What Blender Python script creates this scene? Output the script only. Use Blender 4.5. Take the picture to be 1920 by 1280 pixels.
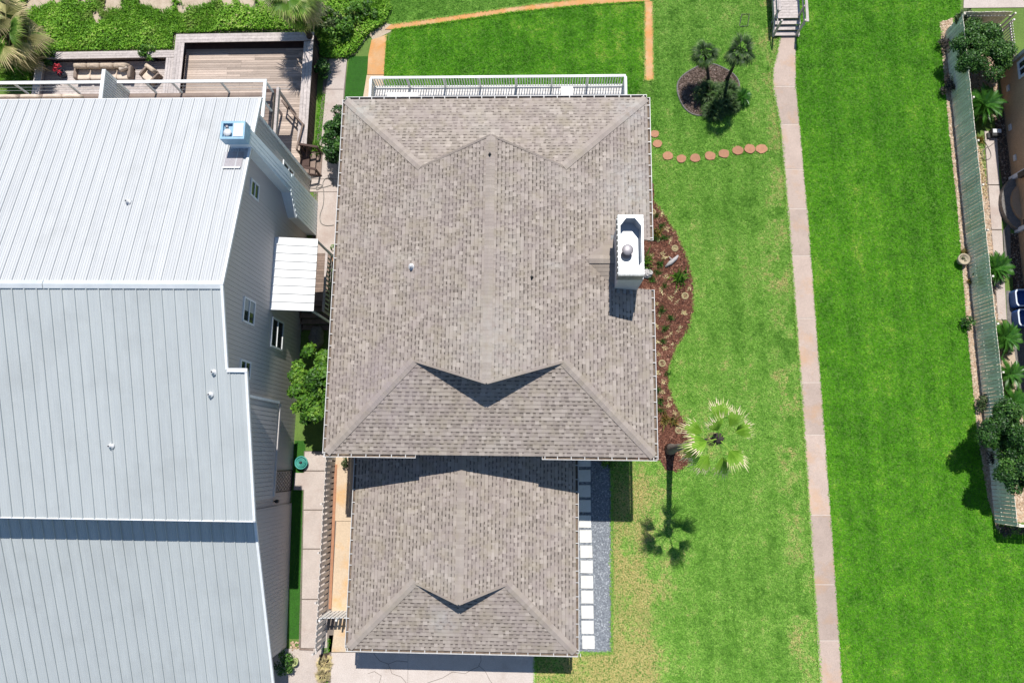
import bpy, bmesh, math, random
import numpy as np
from mathutils import Vector, Matrix

# ------------------------------------------------------------------ clear
for o in list(bpy.data.objects):
    bpy.data.objects.remove(o, do_unlink=True)
S = bpy.context.scene
COL = S.collection
random.seed(7)
RNG = np.random.default_rng(11)

# ------------------------------------------------------------------ camera
F, H, CX, CY = 1280.0, 37.0, 960.0, 640.0
_d = Vector((47.0, 216.0, F)).normalized()
_n = Vector((94.0, -7635.0, F)).normalized()
_U = -_d
_N = (_n - _U * _n.dot(_U)).normalized()
_E = _N.cross(_U)
# rows: camera axes written in world coordinates (x right, y down, z forward)
CAMX = Vector((_E.x, _N.x, _U.x)); CAMY = Vector((_E.y, _N.y, _U.y)); CAMZ = Vector((_E.z, _N.z, _U.z))
cam_d = bpy.data.cameras.new('drone_camera'); cam = bpy.data.objects.new('drone_camera', cam_d); COL.objects.link(cam)
cam_d.sensor_width = 36.0; cam_d.lens = F / 1920.0 * 36.0; cam_d.clip_start = 0.5; cam_d.clip_end = 900.0
m = Matrix((( CAMX.x, -CAMY.x, -CAMZ.x, 0), (CAMX.y, -CAMY.y, -CAMZ.y, 0), (CAMX.z, -CAMY.z, -CAMZ.z, H), (0, 0, 0, 1)))
cam.matrix_world = m
S.camera = cam

# ------------------------------------------------------------------ light
SUN_TO = Vector((0.066, 0.55, 1.0)).normalized()
EL = math.asin(SUN_TO.z); AZ = math.atan2(SUN_TO.x, SUN_TO.y)
W = bpy.data.worlds.new("World"); S.world = W; W.use_nodes = True
wn = W.node_tree.nodes; wl = W.node_tree.links
bg = wn.get('Background') or wn.new('ShaderNodeBackground')
sky = wn.new('ShaderNodeTexSky'); sky.sky_type = 'NISHITA'; sky.sun_disc = False
sky.sun_elevation = EL; sky.sun_rotation = AZ; sky.altitude = 10; sky.air_density = 1.0; sky.dust_density = 0.0; sky.ozone_density = 3.0
wl.new(sky.outputs[0], bg.inputs[0]); bg.inputs[1].default_value = 0.10
sd = bpy.data.lights.new('sun', 'SUN'); sd.energy = 4.6; sd.angle = math.radians(0.5); sd.color = (1.0, 0.965, 0.91)
sun = bpy.data.objects.new('sun', sd); COL.objects.link(sun)
sun.rotation_euler = SUN_TO.to_track_quat('Z', 'Y').to_euler(); sun.location = (0, 0, 60)
S.view_settings.view_transform = 'Standard'; S.view_settings.look = 'None'
S.view_settings.exposure = 0.32; S.view_settings.gamma = 1.0; S.view_settings.use_curve_mapping = False

# ------------------------------------------------------------------ projection helpers (photo pixel -> place on a level or on a wall)
def ray(u, v):
    a = Vector((u - CX, v - CY, F))
    return CAMX * a.x + CAMY * a.y + CAMZ * a.z
def P(u, v, z=0.0):
    w = ray(u, v); t = (z - H) / w.z
    return Vector((w.x * t, w.y * t, z))
def PX(u, v, x):
    w = ray(u, v); t = x / w.x
    return Vector((x, w.y * t, H + w.z * t))
def poly(px, z=0.0):
    return [P(u, v, z).xy for u, v in px]

# ------------------------------------------------------------------ materials
def _nt(name):
    mt = bpy.data.materials.new(name); mt.use_nodes = True
    nt = mt.node_tree; nt.nodes.clear()
    out = nt.nodes.new('ShaderNodeOutputMaterial'); b = nt.nodes.new('ShaderNodeBsdfPrincipled')
    nt.links.new(b.outputs[0], out.inputs[0])
    return mt, nt, b, out
def _mix(nt, fac, a, b, mode='MIX'):
    n = nt.nodes.new('ShaderNodeMix'); n.data_type = 'RGBA'; n.blend_type = mode
    for sock, val in ((n.inputs[0], fac), (n.inputs[6], a), (n.inputs[7], b)):
        if hasattr(val, 'is_linked') or isinstance(val, bpy.types.NodeSocket): nt.links.new(val, sock)
        elif isinstance(val, (int, float)): sock.default_value = val
        else: sock.default_value = (*val[:3], 1)
    return n.outputs[2]
def _noise(nt, scale, detail=4, rough=0.6, stretch=None, space='pos', lo=0.35, hi=0.65):
    if space == 'pos':
        g = nt.nodes.new('ShaderNodeNewGeometry'); src = g.outputs['Position']
    else:
        g = nt.nodes.new('ShaderNodeTexCoord'); src = g.outputs['Object']
    if stretch:
        mp = nt.nodes.new('ShaderNodeMapping'); mp.inputs['Scale'].default_value = stretch
        nt.links.new(src, mp.inputs[0]); src = mp.outputs[0]
    n = nt.nodes.new('ShaderNodeTexNoise'); n.inputs['Scale'].default_value = scale
    n.inputs['Detail'].default_value = detail; n.inputs['Roughness'].default_value = rough
    nt.links.new(src, n.inputs['Vector'])
    r = nt.nodes.new('ShaderNodeMapRange'); r.inputs[1].default_value = lo; r.inputs[2].default_value = hi
    nt.links.new(n.outputs[0], r.inputs[0])
    return r.outputs[0]
def _bump(nt, b, h, strength=0.3, dist=0.02):
    bp = nt.nodes.new('ShaderNodeBump'); bp.inputs['Strength'].default_value = strength; bp.inputs['Distance'].default_value = dist
    nt.links.new(h, bp.inputs['Height']); nt.links.new(bp.outputs[0], b.inputs['Normal'])
def surf(name, c1, c2=None, scale=3.0, rough=0.75, metal=0.0, stretch=None, bump=0.0, fine=None, rnd=0.0, stain=None, stain_scale=0.5, stain_lo=0.5, stain_hi=0.7, spec=0.35, space='pos'):
    mt, nt, b, out = _nt(name)
    c2 = c2 or tuple(x * 0.8 for x in c1)
    f = _noise(nt, scale, stretch=stretch, space=space)
    col = _mix(nt, f, c1, c2)
    if fine:
        g = _noise(nt, fine, 2, 0.7, lo=0.3, hi=0.7, stretch=stretch)
        col = _mix(nt, 0.35, col, _mix(nt, g, tuple(x * 0.55 for x in c2), tuple(min(1, x * 1.35) for x in c1)))
    if stain:
        s = _noise(nt, stain_scale, 5, 0.65, lo=stain_lo, hi=stain_hi)
        col = _mix(nt, s, col, stain)
    if rnd:
        oi = nt.nodes.new('ShaderNodeObjectInfo')
        mr = nt.nodes.new('ShaderNodeMapRange'); mr.inputs[3].default_value = 1 - rnd; mr.inputs[4].default_value = 1 + rnd
        nt.links.new(oi.outputs['Random'], mr.inputs[0])
        hs = nt.nodes.new('ShaderNodeHueSaturation'); nt.links.new(mr.outputs[0], hs.inputs['Value']); nt.links.new(col, hs.inputs['Color'])
        col = hs.outputs[0]
    nt.links.new(col, b.inputs['Base Color'])
    b.inputs['Roughness'].default_value = rough; b.inputs['Metallic'].default_value = metal
    b.inputs['Specular IOR Level'].default_value = spec
    if bump: _bump(nt, b, f, bump)
    return mt
def tinted(name, stops, rough=0.8, leaf=0.0, noise=None, noise_cols=None, spec=0.25, bump=None, rnd=0.0, rough_noise=None):
    """colour from the per-face 'tint' value through a ramp, patches of a second hue by position"""
    mt, nt, b, out = _nt(name)
    a = nt.nodes.new('ShaderNodeAttribute'); a.attribute_name = 'tint'
    r = nt.nodes.new('ShaderNodeValToRGB')
    el = r.color_ramp.elements
    while len(el) < len(stops): el.new(0.5)
    for e, (p, c) in zip(el, stops): e.position = p; e.color = (*c, 1)
    nt.links.new(a.outputs['Fac'], r.inputs[0]); col = r.outputs[0]
    if noise:
        for sc, lo, hi, c, amt, mode in noise:
            f = _noise(nt, sc, 4, 0.6, lo=lo, hi=hi)
            mm = nt.nodes.new('ShaderNodeMath'); mm.operation = 'MULTIPLY'; mm.inputs[1].default_value = amt; nt.links.new(f, mm.inputs[0])
            col = _mix(nt, mm.outputs[0], col, c, mode)
    if rnd:
        oi = nt.nodes.new('ShaderNodeObjectInfo')
        mr = nt.nodes.new('ShaderNodeMapRange'); mr.inputs[3].default_value = 1 - rnd; mr.inputs[4].default_value = 1 + rnd
        nt.links.new(oi.outputs['Random'], mr.inputs[0])
        hs = nt.nodes.new('ShaderNodeHueSaturation'); nt.links.new(mr.outputs[0], hs.inputs['Value']); nt.links.new(col, hs.inputs['Color'])
        col = hs.outputs[0]
    nt.links.new(col, b.inputs['Base Color'])
    b.inputs['Roughness'].default_value = rough; b.inputs['Specular IOR Level'].default_value = spec
    if bump: _bump(nt, b, _noise(nt, bump, 3, 0.7), 0.5, 0.01)
    if leaf:
        t = nt.nodes.new('ShaderNodeBsdfTranslucent'); nt.links.new(col, t.inputs[0])
        mx = nt.nodes.new('ShaderNodeMixShader'); mx.inputs[0].default_value = leaf
        nt.links.new(b.outputs[0], mx.inputs[1]); nt.links.new(t.outputs[0], mx.inputs[2]); nt.links.new(mx.outputs[0], out.inputs[0])
    return mt
def glassy(name, c, rough=0.08):
    mt, nt, b, out = _nt(name)
    b.inputs['Base Color'].default_value = (*c, 1); b.inputs['Roughness'].default_value = rough; b.inputs['Specular IOR Level'].default_value = 0.8
    return mt

M = {}
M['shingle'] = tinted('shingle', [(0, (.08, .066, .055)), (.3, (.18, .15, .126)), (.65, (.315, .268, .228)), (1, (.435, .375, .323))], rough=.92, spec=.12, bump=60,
    noise=[(.9, .42, .62, (.29, .235, .225), .35, 'MIX'), (1.3, .5, .68, (.30, .255, .185), .45, 'MIX'), (.35, .56, .74, (.43, .40, .36), .25, 'MIX'), (4.5, .62, .8, (.15, .135, .12), .45, 'MIX')])
def roof_patch(mt, spots):
    nt = mt.node_tree; b = next(n for n in nt.nodes if n.type == 'BSDF_PRINCIPLED'); src = b.inputs['Base Color'].links[0].from_socket
    g = nt.nodes.new('ShaderNodeNewGeometry'); nz = _noise(nt, 2.5, 5, .7, lo=.35, hi=.6)
    for (c, sc, col, amt) in spots:
        mp = nt.nodes.new('ShaderNodeVectorMath'); mp.operation = 'SUBTRACT'; nt.links.new(g.outputs['Position'], mp.inputs[0]); mp.inputs[1].default_value = c
        ml = nt.nodes.new('ShaderNodeVectorMath'); ml.operation = 'MULTIPLY'; nt.links.new(mp.outputs[0], ml.inputs[0]); ml.inputs[1].default_value = sc
        ln_ = nt.nodes.new('ShaderNodeVectorMath'); ln_.operation = 'LENGTH'; nt.links.new(ml.outputs[0], ln_.inputs[0])
        mr = nt.nodes.new('ShaderNodeMapRange'); mr.inputs[1].default_value = 1.0; mr.inputs[2].default_value = .1; mr.inputs[3].default_value = 0; mr.inputs[4].default_value = amt; nt.links.new(ln_.outputs[1], mr.inputs[0])
        mm = nt.nodes.new('ShaderNodeMath'); mm.operation = 'MULTIPLY'; nt.links.new(mr.outputs[0], mm.inputs[0]); nt.links.new(nz, mm.inputs[1])
        src = _mix(nt, mm.outputs[0], src, col)
    nt.links.new(src, b.inputs['Base Color'])
roof_patch(M['shingle'], [((4.5, 12.6, 6.1), (.55, .45, .1), (.44, .42, .39), .6), ((4.4, 16.6, 6.1), (.9, .9, .1), (.46, .445, .42), .6), ((-8.9, 16.7, 6.0), (.8, .8, .1), (.40, .40, .365), .6), ((-6.3, 9.0, 6.8), (.6, 3.2, .1), (.43, .39, .335), .6), ((.75, 8.5, 7.1), (1.4, 3.5, .1), (.42, .39, .35), .6),
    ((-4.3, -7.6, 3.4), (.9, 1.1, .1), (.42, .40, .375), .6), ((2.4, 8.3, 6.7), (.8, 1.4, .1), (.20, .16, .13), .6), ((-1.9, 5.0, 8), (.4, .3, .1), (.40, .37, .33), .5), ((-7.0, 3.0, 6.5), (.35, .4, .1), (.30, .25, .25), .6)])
M['white_paint'] = surf('white_paint', (.70, .70, .69), (.64, .64, .62), 5, .5)
M['gutter_metal'] = surf('gutter_metal', (.62, .6, .57), (.5, .48, .45), 6, .45)
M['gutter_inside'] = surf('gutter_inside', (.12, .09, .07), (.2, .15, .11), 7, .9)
M['fascia'] = surf('fascia', (.5, .49, .47), (.42, .41, .39), 4, .7)
M['house_siding'] = surf('house_siding', (.5, .5, .5), (.44, .44, .44), 3, .8)
M['cap_metal'] = surf('cap_metal', (.52, .54, .555), (.45, .47, .485), 4, .38, .25, stain=(.40, .34, .27), stain_scale=2.2, stain_lo=.55, stain_hi=.85)
M['cap_dark'] = surf('cap_dark', (.15, .16, .16), (.3, .31, .31), 12, .5, .4)
M['pipe_metal'] = surf('pipe_metal', (.38, .35, .36), (.3, .28, .29), 20, .5, .5)
M['vent_white'] = surf('vent_white', (.7, .7, .7), (.5, .5, .5), 18, .5)
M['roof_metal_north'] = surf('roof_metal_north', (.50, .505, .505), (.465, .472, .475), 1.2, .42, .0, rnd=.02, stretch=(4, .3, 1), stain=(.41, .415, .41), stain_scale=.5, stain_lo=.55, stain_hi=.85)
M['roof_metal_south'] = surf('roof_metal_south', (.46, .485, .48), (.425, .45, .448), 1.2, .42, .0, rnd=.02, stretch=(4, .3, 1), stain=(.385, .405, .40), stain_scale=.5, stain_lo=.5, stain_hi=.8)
M['ridge_metal'] = surf('ridge_metal', (.55, .575, .59), (.48, .51, .53), 1.5, .4)
M['neighbour_siding'] = surf('neighbour_siding', (.55, .51, .475), (.52, .48, .45), 1.5, .75, stretch=(1, 3, .5))
M['sky_shade_metal'] = surf('sky_shade_metal', (.30, .47, .60), (.25, .41, .54), 5, .4)  # white cap metal, coloured blue to carry the sky shade
M['chase_siding'] = surf('chase_siding', (.80, .86, .87), (.74, .81, .83), 3, .7)  # white siding with the pale blue of sky shade mixed into its colour
M['neighbour_trim'] = surf('neighbour_trim', (.76, .77, .77), (.68, .69, .69), 6, .55)
M['concrete'] = surf('concrete', (.50, .43, .385), (.42, .355, .315), 1.3, .9, fine=24, stain=(.36, .27, .23), stain_scale=.55, stain_lo=.5, stain_hi=.8)
M['walk_slab'] = surf('walk_slab', (.45, .35, .29), (.38, .295, .245), 1.3, .9, fine=30, stain=(.46, .28, .16), stain_scale=.6, stain_lo=.52, stain_hi=.78, rnd=.13)
M['drive_concrete'] = surf('drive_concrete', (.56, .49, .44), (.48, .41, .36), .9, .9, fine=22, stain=(.36, .29, .24), stain_scale=.8, stain_lo=.55, stain_hi=.85)
M['rust_concrete'] = surf('rust_concrete', (.56, .44, .31), (.5, .39, .28), 1.2, .9, fine=26, stain=(.56, .31, .10), stain_scale=.55, stain_lo=.5, stain_hi=.72)
M['orange_concrete'] = surf('orange_concrete', (.56, .25, .07), (.50, .31, .16), .9, .9, fine=24, stain=(.58, .40, .24), stain_scale=.7, stain_lo=.5, stain_hi=.75)
M['sand'] = surf('sand', (.50, .41, .31), (.36, .28, .2), 2.2, .95, fine=30, bump=.2)
M['dry_earth'] = surf('dry_earth', (.12, .20, .04), (.09, .15, .03), 1.0, .95, fine=12, bump=.2)
M['lawn_soil'] = surf('lawn_soil', (.09, .20, .025), (.07, .16, .02), .9, .95, fine=14)
M['turf_base'] = surf('turf_base', (.03, .11, .012), (.025, .09, .01), 2, .95, fine=14)
M['mulch_base'] = surf('mulch_base', (.10, .042, .026), (.07, .03, .02), 3, .95, fine=20)
M['black_bed'] = surf('black_bed', (.05, .035, .025), (.08, .055, .04), 6, .95, fine=20)
M['gravel_base'] = surf('gravel_base', (.19, .205, .23), (.15, .165, .185), 8, .95, fine=30)
M['paver'] = surf('paver', (.72, .70, .655), (.63, .61, .565), 3, .85, fine=30, rnd=.06, stain=(.50, .46, .39), stain_scale=1.7, stain_lo=.55, stain_hi=.85)
M['round_stone'] = surf('round_stone', (.42, .21, .12), (.34, .17, .10), 5, .9, fine=30, rnd=.1)
M['deck_wood'] = surf('deck_wood', (.47, .38, .315), (.37, .295, .245), 1.1, .85, stretch=(1, 9, 9), rnd=.3, fine=6)
M['grey_wood'] = surf('grey_wood', (.50, .44, .41), (.41, .36, .335), 1.5, .85, rnd=.1, fine=8)
M['dark_wood'] = surf('dark_wood', (.085, .05, .04), (.06, .036, .03), 2, .8, rnd=.15)
M['brown_wood'] = surf('brown_wood', (.25, .185, .15), (.18, .13, .105), 2, .85, rnd=.2, fine=8)
M['fence_pale'] = surf('fence_pale', (.64, .59, .55), (.53, .485, .45), 2.5, .85, rnd=.1, fine=9)
M['fence_grey'] = surf('fence_grey', (.80, .73, .62), (.68, .62, .52), 1.6, .85, rnd=.14, fine=8, stain=(.46, .46, .26), stain_scale=.6, stain_lo=.55, stain_hi=.75)
M['white_board'] = surf('white_board', (.72, .69, .66), (.6, .57, .54), 3, .8, rnd=.06)
M['balcony_floor'] = surf('balcony_floor', (.26, .2, .165), (.2, .15, .125), 2, .85, rnd=.12)
M['cushion'] = surf('cushion', (.68, .57, .46), (.6, .49, .39), 6, .95, rnd=.05)
M['cushion_back'] = surf('cushion_back', (.56, .45, .34), (.42, .32, .235), 9, .95, rnd=.05)
M['wicker'] = surf('wicker', (.3, .23, .18), (.2, .15, .12), 20, .8)
M['glass'] = glassy('glass', (.02, .026, .03))
M['pane_reflection'] = surf('pane_reflection', (.42, .44, .42), (.36, .38, .36), 3, .8)
M['rail_glass'] = glassy('rail_glass', (.1, .12, .12), .2)
M['stucco'] = surf('stucco', (.47, .32, .20), (.41, .275, .17), 1.2, .9, fine=20)
M['red_petal'] = surf('red_petal', (.5, .04, .05), (.38, .02, .04), 9, .7)
M['ceramic_dark'] = surf('ceramic_dark', (.03, .035, .05), (.05, .055, .07), 9, .35)
M['pot_clay'] = surf('pot_clay', (.42, .36, .26), (.34, .28, .2), 7, .85)
M['ring_stone'] = surf('ring_stone', (.34, .28, .15), (.26, .21, .11), 9, .9, fine=40)
M['flash_metal'] = surf('flash_metal', (.33, .33, .33), (.22, .21, .2), 9, .5, .4)
M['joint_sand'] = surf('joint_sand', (.58, .50, .43), (.5, .43, .37), 9, .95)
M['pot_green'] = surf('pot_green', (.42, .46, .22), (.34, .38, .16), 7, .7)
M['teal_plastic'] = surf('teal_plastic', (.07, .34, .28), (.05, .27, .23), 7, .45)
M['hose_grey'] = surf('hose_grey', (.24, .22, .2), (.18, .165, .15), 9, .6)
M['black_metal'] = surf('black_metal', (.02, .02, .022), (.03, .03, .03), 9, .5)
M['blue_plastic'] = surf('blue_plastic', (.05, .14, .42), (.04, .11, .34), 6, .4)
M['rim_white'] = surf('rim_white', (.62, .68, .76), (.55, .6, .68), 6, .5)
M['rock_grey'] = surf('rock_grey', (.2, .185, .17), (.13, .12, .11), 6, .9, bump=.5, fine=18)
M['drift_grey'] = surf('drift_grey', (.46, .43, .42), (.34, .32, .31), 9, .9, bump=.4)
M['cable'] = surf('cable', (.06, .05, .045), (.05, .04, .04), 5, .7)
M['crack'] = surf('crack', (.2, .165, .14), (.16, .13, .11), 8, .95)
M['trunk'] = surf('trunk', (.2, .165, .13), (.12, .095, .075), 4, .9, stretch=(1, 1, 6), bump=.6, fine=16)
M['palm_trunk'] = surf('palm_trunk', (.26, .22, .185), (.16, .13, .11), 3, .9, stretch=(1, 1, 8), bump=.6, fine=14)
M['dark_trunk'] = surf('dark_trunk', (.06, .045, .036), (.035, .026, .022), 4, .9, stretch=(1, 1, 8), bump=.6)
G = 1.0
M['lawn_blades'] = tinted('lawn_blades', [(0, (.08, .23, .02)), (.45, (.25, .50, .07)), (.8, (.38, .58, .13)), (1, (.62, .53, .22))], rough=.7, leaf=.28, spec=.2,
    noise=[(.33, .5, .72, (.13, .34, .03), .4, 'MIX')])
M['bright_blades'] = tinted('bright_blades', [(0, (.04, .18, .005)), (.5, (.125, .40, .012)), (.85, (.24, .53, .035)), (1, (.42, .54, .09))], rough=.7, leaf=.28, spec=.2,
    noise=[(.28, .5, .72, (.07, .29, .006), .45, 'MIX')])
M['turf_blades'] = tinted('turf_blades', [(0, (.03, .16, .008)), (1, (.07, .30, .015))], rough=.8, leaf=.2)
M['cover_leaves'] = tinted('cover_leaves', [(0, (.045, .13, .014)), (.5, (.17, .39, .026)), (.8, (.32, .54, .06)), (1, (.54, .52, .22))], rough=.6, leaf=.3,
    noise=[(.5, .55, .7, (.30, .30, .11), .7, 'MIX')])
M['bush_leaves'] = tinted('bush_leaves', [(0, (.010, .04, .007)), (.5, (.042, .13, .016)), (1, (.15, .29, .05))], rough=.5, leaf=.2, spec=.4)
M['light_bush'] = tinted('light_bush', [(0, (.03, .09, .012)), (.5, (.10, .25, .022)), (1, (.24, .40, .05))], rough=.5, leaf=.3, spec=.4)
M['olive_leaves'] = tinted('olive_leaves', [(0, (.03, .055, .018)), (.5, (.085, .13, .045)), (1, (.26, .30, .15))], rough=.6, leaf=.25)
M['purple_leaves'] = tinted('purple_leaves', [(0, (.018, .014, .014)), (.6, (.06, .045, .04)), (1, (.13, .11, .09))], rough=.6, leaf=.1)
M['bright_fan'] = tinted('bright_fan', [(0, (.06, .16, .015)), (.5, (.22, .42, .035)), (.72, (.40, .54, .11)), (1, (.85, .68, .48))], rough=.5, leaf=.3, spec=.4, rnd=.12)
M['dark_fan'] = tinted('dark_fan', [(0, (.018, .045, .01)), (.5, (.06, .125, .02)), (.8, (.15, .22, .05)), (1, (.34, .30, .15))], rough=.5, leaf=.2, spec=.4, rnd=.25)
M['fan_leaf'] = tinted('fan_leaf', [(0, (.06, .14, .015)), (.55, (.17, .33, .03)), (.8, (.33, .42, .09)), (1, (.58, .46, .28))], rough=.5, leaf=.3, spec=.4, rnd=.15)
M['dry_fan'] = tinted('dry_fan', [(0, (.18, .21, .06)), (.5, (.42, .38, .17)), (1, (.62, .48, .28))], rough=.7, leaf=.25, rnd=.35)
M['sago_leaf'] = tinted('sago_leaf', [(0, (.012, .05, .008)), (.6, (.04, .15, .015)), (1, (.11, .27, .035))], rough=.4, leaf=.2, spec=.5, rnd=.15)
M['pale_tuft'] = tinted('pale_tuft', [(0, (.55, .47, .2)), (1, (.8, .7, .42))], rough=.8, leaf=.2)
M['orange_tuft'] = tinted('orange_tuft', [(0, (.10, .11, .03)), (.5, (.2, .18, .04)), (1, (.38, .17, .05))], rough=.8, leaf=.2)
M['grey_gravel'] = tinted('grey_gravel', [(0, (.10, .11, .13)), (.6, (.24, .26, .285)), (1, (.44, .46, .48))], rough=.85)
M['river_stones'] = tinted('river_stones', [(0, (.20, .13, .085)), (.6, (.44, .31, .21)), (1, (.62, .5, .39))], rough=.85)
M['dark_stones'] = tinted('dark_stones', [(0, (.045, .03, .022)), (.6, (.16, .105, .07)), (1, (.40, .32, .25))], rough=.85)
M['mulch_chips'] = tinted('mulch_chips', [(0, (.05, .02, .014)), (.6, (.17, .068, .042)), (1, (.34, .19, .13))], rough=.9)
M['bark_chips'] = tinted('bark_chips', [(0, (.04, .028, .02)), (.6, (.12, .083, .065)), (1, (.28, .21, .18))], rough=.9)
M['stick'] = surf('stick', (.2, .14, .1), (.14, .1, .07), 5, .9)

# ------------------------------------------------------------------ mesh builder
class MB:
    def __init__(s): s.v = []; s.f = []; s.t = []; s.mi = []
    def add(s, vs, fs, t=0.5, mi=0):
        b = len(s.v); s.v += [tuple(v) for v in vs]
        for f in fs: s.f.append([b + i for i in f]); s.t.append(t); s.mi.append(mi)
        return s
    def hexa(s, c, t=.5, mi=0):      # 8 corners: 4 bottom (ccw), 4 top
        return s.add(c, [(3, 2, 1, 0), (4, 5, 6, 7), (0, 1, 5, 4), (1, 2, 6, 5), (2, 3, 7, 6), (3, 0, 4, 7)], t, mi)
    def box(s, c, d, rz=0.0, t=.5, mi=0):
        x, y, z = d[0] / 2, d[1] / 2, d[2] / 2; cs, sn = math.cos(rz), math.sin(rz)
        o = [(-x, -y), (x, -y), (x, y), (-x, y)]
        return s.hexa([(c[0] + a * cs - b * sn, c[1] + a * sn + b * cs, c[2] + k) for k in (-z, z) for a, b in o], t, mi)
    def bar(s, a, b, w, h, up=(0, 0, 1), t=.5, mi=0):
        a, b = Vector(a), Vector(b); d = (b - a).normalized(); up = Vector(up)
        if abs(d.dot(up)) > .98: up = Vector((1, 0, 0))
        r = d.cross(up).normalized() * (w / 2); u = r.cross(d).normalized() * (h / 2)
        return s.hexa([a - r - u, a + r - u, b + r - u, b - r - u, a - r + u, a + r + u, b + r + u, b - r + u], t, mi)
    def prism(s, pl, z0, z1, t=.5, mi=0):
        n = len(pl)
        ar = sum(pl[i][0] * pl[(i + 1) % n][1] - pl[(i + 1) % n][0] * pl[i][1] for i in range(n))
        if ar < 0: pl = pl[::-1]
        vs = [(p[0], p[1], z0) for p in pl] + [(p[0], p[1], z1) for p in pl]
        fs = [tuple(range(n - 1, -1, -1)), tuple(range(n, 2 * n))] + [(i, (i + 1) % n, n + (i + 1) % n, n + i) for i in range(n)]
        return s.add(vs, fs, t, mi)
    def sheet(s, pl, z, t=.5, mi=0):
        n = len(pl)
        ar = sum(pl[i][0] * pl[(i + 1) % n][1] - pl[(i + 1) % n][0] * pl[i][1] for i in range(n))
        if ar < 0: pl = pl[::-1]
        return s.add([(p[0], p[1], z) for p in pl], [tuple(range(n))], t, mi)
    def tube(s, pts, rad, n=8, caps=True, t=.5, mi=0):
        pts = [Vector(p) for p in pts]
        if not hasattr(rad, '__len__'): rad = [rad] * len(pts)
        vs = []; fs = []
        for i, p in enumerate(pts):
            d = (pts[min(i + 1, len(pts) - 1)] - pts[max(i - 1, 0)]).normalized()
            a = Vector((0, 0, 1)) if abs(d.z) < .9 else Vector((1, 0, 0))
            r = d.cross(a).normalized(); u = r.cross(d)
            for k in range(n):
                an = 2 * math.pi * k / n
                vs.append(p + (r * math.cos(an) + u * math.sin(an)) * rad[i])
        for i in range(len(pts) - 1):
            for k in range(n):
                fs.append((i * n + k, i * n + (k + 1) % n, (i + 1) * n + (k + 1) % n, (i + 1) * n + k))
        if caps: fs += [tuple(range(n - 1, -1, -1)), tuple(range((len(pts) - 1) * n, len(pts) * n))]
        return s.add(vs, fs, t, mi)
    def lathe(s, prof, c=(0, 0, 0), n=16, t=.5, mi=0):
        vs = [(c[0] + r * math.cos(2 * math.pi * k / n), c[1] + r * math.sin(2 * math.pi * k / n), c[2] + z) for r, z in prof for k in range(n)]
        fs = [(i * n + k, i * n + (k + 1) % n, (i + 1) * n + (k + 1) % n, (i + 1) * n + k) for i in range(len(prof) - 1) for k in range(n)]
        fs += [tuple(range(n - 1, -1, -1)), tuple(range((len(prof) - 1) * n, len(prof) * n))]
        return s.add(vs, fs, t, mi)
    def blob(s, c, r, seed=0, rough=.2, nu=12, nv=8, t=.5, mi=0):
        rn = random.Random(seed); vs = []; fs = []
        for j in range(nv + 1):
            th = math.pi * j / nv
            for k in range(nu):
                ph = 2 * math.pi * k / nu
                q = 1 + rough * (rn.random() - .5) * (1 if 0 < j < nv else 0)
                vs.append((c[0] + r[0] * q * math.sin(th) * math.cos(ph), c[1] + r[1] * q * math.sin(th) * math.sin(ph), c[2] + r[2] * q * math.cos(th)))
        for j in range(nv):
            for k in range(nu):
                fs.append((j * nu + k, (j + 1) * nu + k, (j + 1) * nu + (k + 1) % nu, j * nu + (k + 1) % nu))
        return s.add(vs, fs, t, mi)
    def cushion(s, c, d, rz=0.0, tilt=0.0, t=.5, mi=0):
        """soft box: pillowed super-ellipsoid"""
        nu, nv = 16, 8; vs = []; fs = []
        sg = lambda x, p: math.copysign(abs(x) ** p, x)
        R = Matrix.Rotation(rz, 3, 'Z') @ Matrix.Rotation(tilt, 3, 'X')
        for j in range(nv + 1):
            th = -math.pi / 2 + math.pi * j / nv
            for k in range(nu):
                ph = 2 * math.pi * (k + .5) / nu
                p = Vector((d[0] / 2 * sg(math.cos(th), .35) * sg(math.cos(ph), .3), d[1] / 2 * sg(math.cos(th), .35) * sg(math.sin(ph), .3), d[2] / 2 * sg(math.sin(th), .6)))
                vs.append(Vector(c) + R @ p)
        for j in range(nv):
            for k in range(nu):
                fs.append((j * nu + k, j * nu + (k + 1) % nu, (j + 1) * nu + (k + 1) % nu, (j + 1) * nu + k))
        return s.add(vs, fs, t, mi)
    def mesh(s, name, mats, smooth=False, off=None):
        me = bpy.data.meshes.new(name)
        v = s.v if off is None else [(a[0] - off[0], a[1] - off[1], a[2] - off[2]) for a in s.v]
        me.from_pydata(v, [], s.f)
        if not isinstance(mats, (list, tuple)): mats = [mats]
        for m_ in mats: me.materials.append(m_)
        if len(mats) > 1: me.polygons.foreach_set('material_index', s.mi)
        at = me.attributes.new('tint', 'FLOAT', 'FACE'); at.data.foreach_set('value', s.t)
        if smooth: me.polygons.foreach_set('use_smooth', [True] * len(me.polygons))
        me.update(); return me

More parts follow.
